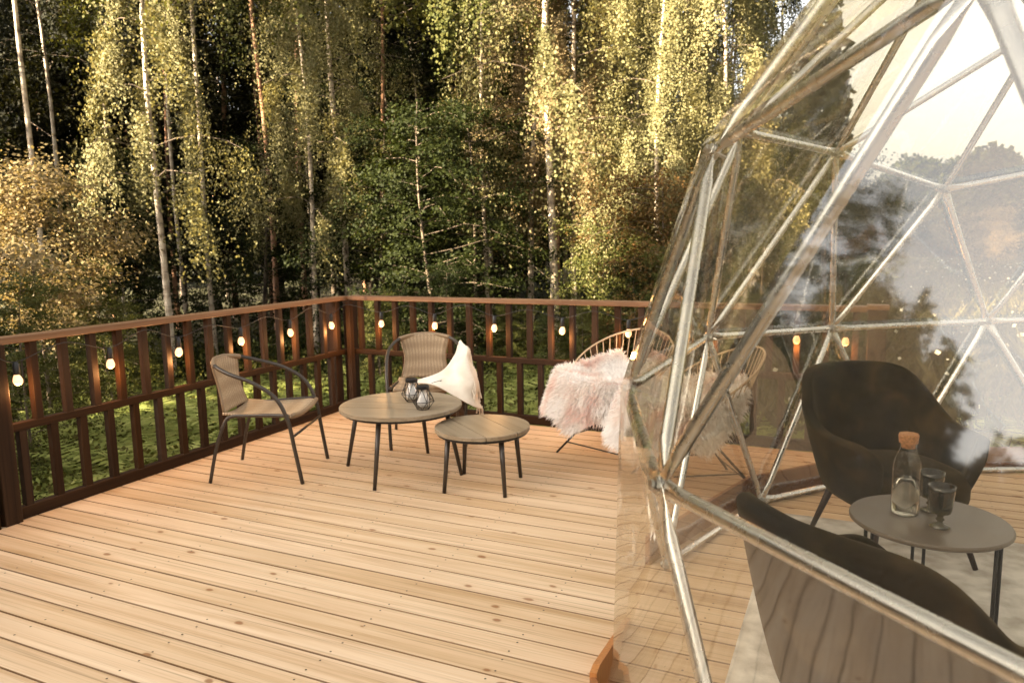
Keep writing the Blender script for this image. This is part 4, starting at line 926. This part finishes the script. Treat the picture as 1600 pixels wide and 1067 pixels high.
# ferns beyond the railings
def fern_mesh(seed):
    r2 = np.random.default_rng(seed); Q = []
    nf = 11
    for k in range(nf):
        az = 2 * math.pi * k / nf + r2.uniform(-.25, .25); L = r2.uniform(0.55, 0.95); el = r2.uniform(0.7, 1.15)
        d = np.array([math.cos(az), math.sin(az), 0.0]); s_ = np.array([-d[1], d[0], 0.0])
        ts = np.linspace(0.10, 1, 22)
        c = lambda t: d * (L * math.cos(el) * t + 0.35 * L * t * t) + np.array([0, 0, L * math.sin(el) * t - 0.50 * L * t * t])
        for t_ in ts:
            p = c(t_); tg = c(t_ + .02) - c(t_); tg /= np.linalg.norm(tg); wl = 0.17 * L * math.sin(math.pi * min(1, (t_ * 0.92 + 0.10))) ** 0.8 + 0.01
            for sg in (-1, 1):
                ax = s_ * sg + tg * 0.45 + np.array([0, 0, -0.15]) + r2.normal(size=3) * 0.05; ax /= np.linalg.norm(ax); wv = tg * 0.016
                Q.append((p - wv * .5, p + ax * wl * .5 - wv * .8, p + ax * wl, p + ax * wl * .5 + wv * .8))
        p0, p1 = c(0), c(0.5); 
        Q.append((p0 - s_ * .004, p1 - s_ * .003, p1 + s_ * .003, p0 + s_ * .004)); p2 = c(1.0); Q.append((p1 - s_ * .003, p2 - s_ * .001, p2 + s_ * .001, p1 + s_ * .003))
    return quads_mesh("fern", np.array(Q), [M['leaf_fern']])
fm = [fern_mesh(s) for s in (3, 4, 5)]
r4 = np.random.default_rng(5)
def fern(x, y, s, lb, gp):
    o = link("fern_plant", fm[r4.integers(3)]); o.location = (x, y, gz1(x, y) - 0.02); o.scale = (s, s, s * r4.uniform(.85, 1.1)); o.rotation_euler = (0, 0, r4.uniform(0, 6.28)); tag(o, lb, "fern", gp)
for k in range(64):
    y = -3.8 + 5.2 * r4.random(); fern(-0.75 - 4.2 * r4.random() ** 1.2, y, r4.uniform(1.15, 1.7), "green fern growing outside the side railing", "ferns outside the side railing")
for k in range(64):
    x = -1.6 + 7.2 * r4.random(); fern(x, 0.75 + 3.6 * r4.random() ** 1.2, r4.uniform(1.1, 1.6), "green fern growing outside the back railing", "ferns outside the back railing")

for k in range(26):
    if k < 13: x, y = -2.2 - 3.2 * r4.random(), -4.0 + 0.42 * k
    else: x, y = -2.0 + 0.55 * (k - 13), 2.4 + 2.6 * r4.random()
    plant_tree('under', 0, 0, r4.uniform(0.20, 0.32), r4.uniform(0, 360), "low leafy shrub in the undergrowth outside the railings", "low shrubs outside the railings", "leafy_bush", "bush", ('leaf_birch', 'leaf_dark')[k % 2], 0.0, (x, y))
# grass and ground plants
def blades(n, xy_fn, h0, h1, mat_, name, label, wid=0.010):
    xy = xy_fn(n); z = ground_z(xy[:, 0], xy[:, 1]); P = np.stack([xy[:, 0], xy[:, 1], z - 0.02], 1); ax = rng.normal(size=(n, 3)) * np.array([.28, .28, 0]) + np.array([0, 0, 1.0]); ax = unit(ax); L = rng.uniform(h0, h1, n)[:, None]
    s = unit(np.cross(ax, rng.normal(size=(n, 3)))) * wid * rng.uniform(.6, 1.5, n)[:, None]; lean = rng.normal(size=(n, 3)) * np.array([.25, .25, 0]) * L
    q = np.stack([P - s, P + s, P + ax * L * 0.6 + s * .7 + lean * .4, P + ax * L + lean - s * .1], 1)
    o = link(name, quads_mesh(name, q, [M[mat_]])); tag(o, label, kind="stuff")
def meadow_xy(n):
    az = R(52) + R(52) * rng.random(n); d = 7 + 28 * rng.random(n) ** 0.8; return np.stack([CAM.x + d * np.cos(az), CAM.y + d * np.sin(az)], 1)
def ring_xy(n):
    side = rng.random(n) < 0.45; x = np.where(side, -0.15 - 7 * rng.random(n), -7 + 13 * rng.random(n)); y = np.where(side, -6 + 9 * rng.random(n), 0.15 + 8 * rng.random(n)); return np.stack([x, y], 1)
blades(70000, meadow_xy, 0.35, 0.9, 'grass', "meadow_grass", "tall pale meadow grass beyond the dome", 0.012)
blades(30000, ring_xy, 0.10, 0.40, 'leaf_dark', "forest_grass", "short grass and herbs on the forest floor")
def herb():
    n = 60000; xy = ring_xy(n); z = ground_z(xy[:, 0], xy[:, 1]); P = np.stack([xy[:, 0], xy[:, 1], z + 0.02 + 0.45 * rng.random(n) ** 1.5], 1)
    q = leaf_quads(P, rng.normal(size=(n, 3)) * np.array([1, 1, .3]), rng.uniform(.03, .06, n), 0.42); o = link("forest_herbs", quads_mesh("forest_herbs", q, [M['leaf_birch']])); tag(o, "leafy herbs on the forest floor", kind="stuff")
herb()
def flowers():
    n = 1500; xy = meadow_xy(n); z = ground_z(xy[:, 0], xy[:, 1]); P = np.stack([xy[:, 0], xy[:, 1], z + rng.uniform(.5, .85, n)], 1)
    q = leaf_quads(P, rng.normal(size=(n, 3)), rng.uniform(.04, .07, n), 0.5); o = link("meadow_flowers", quads_mesh("meadow_flowers", q, [M['flower']])); tag(o, "small white flower heads in the meadow grass", kind="stuff")
flowers()
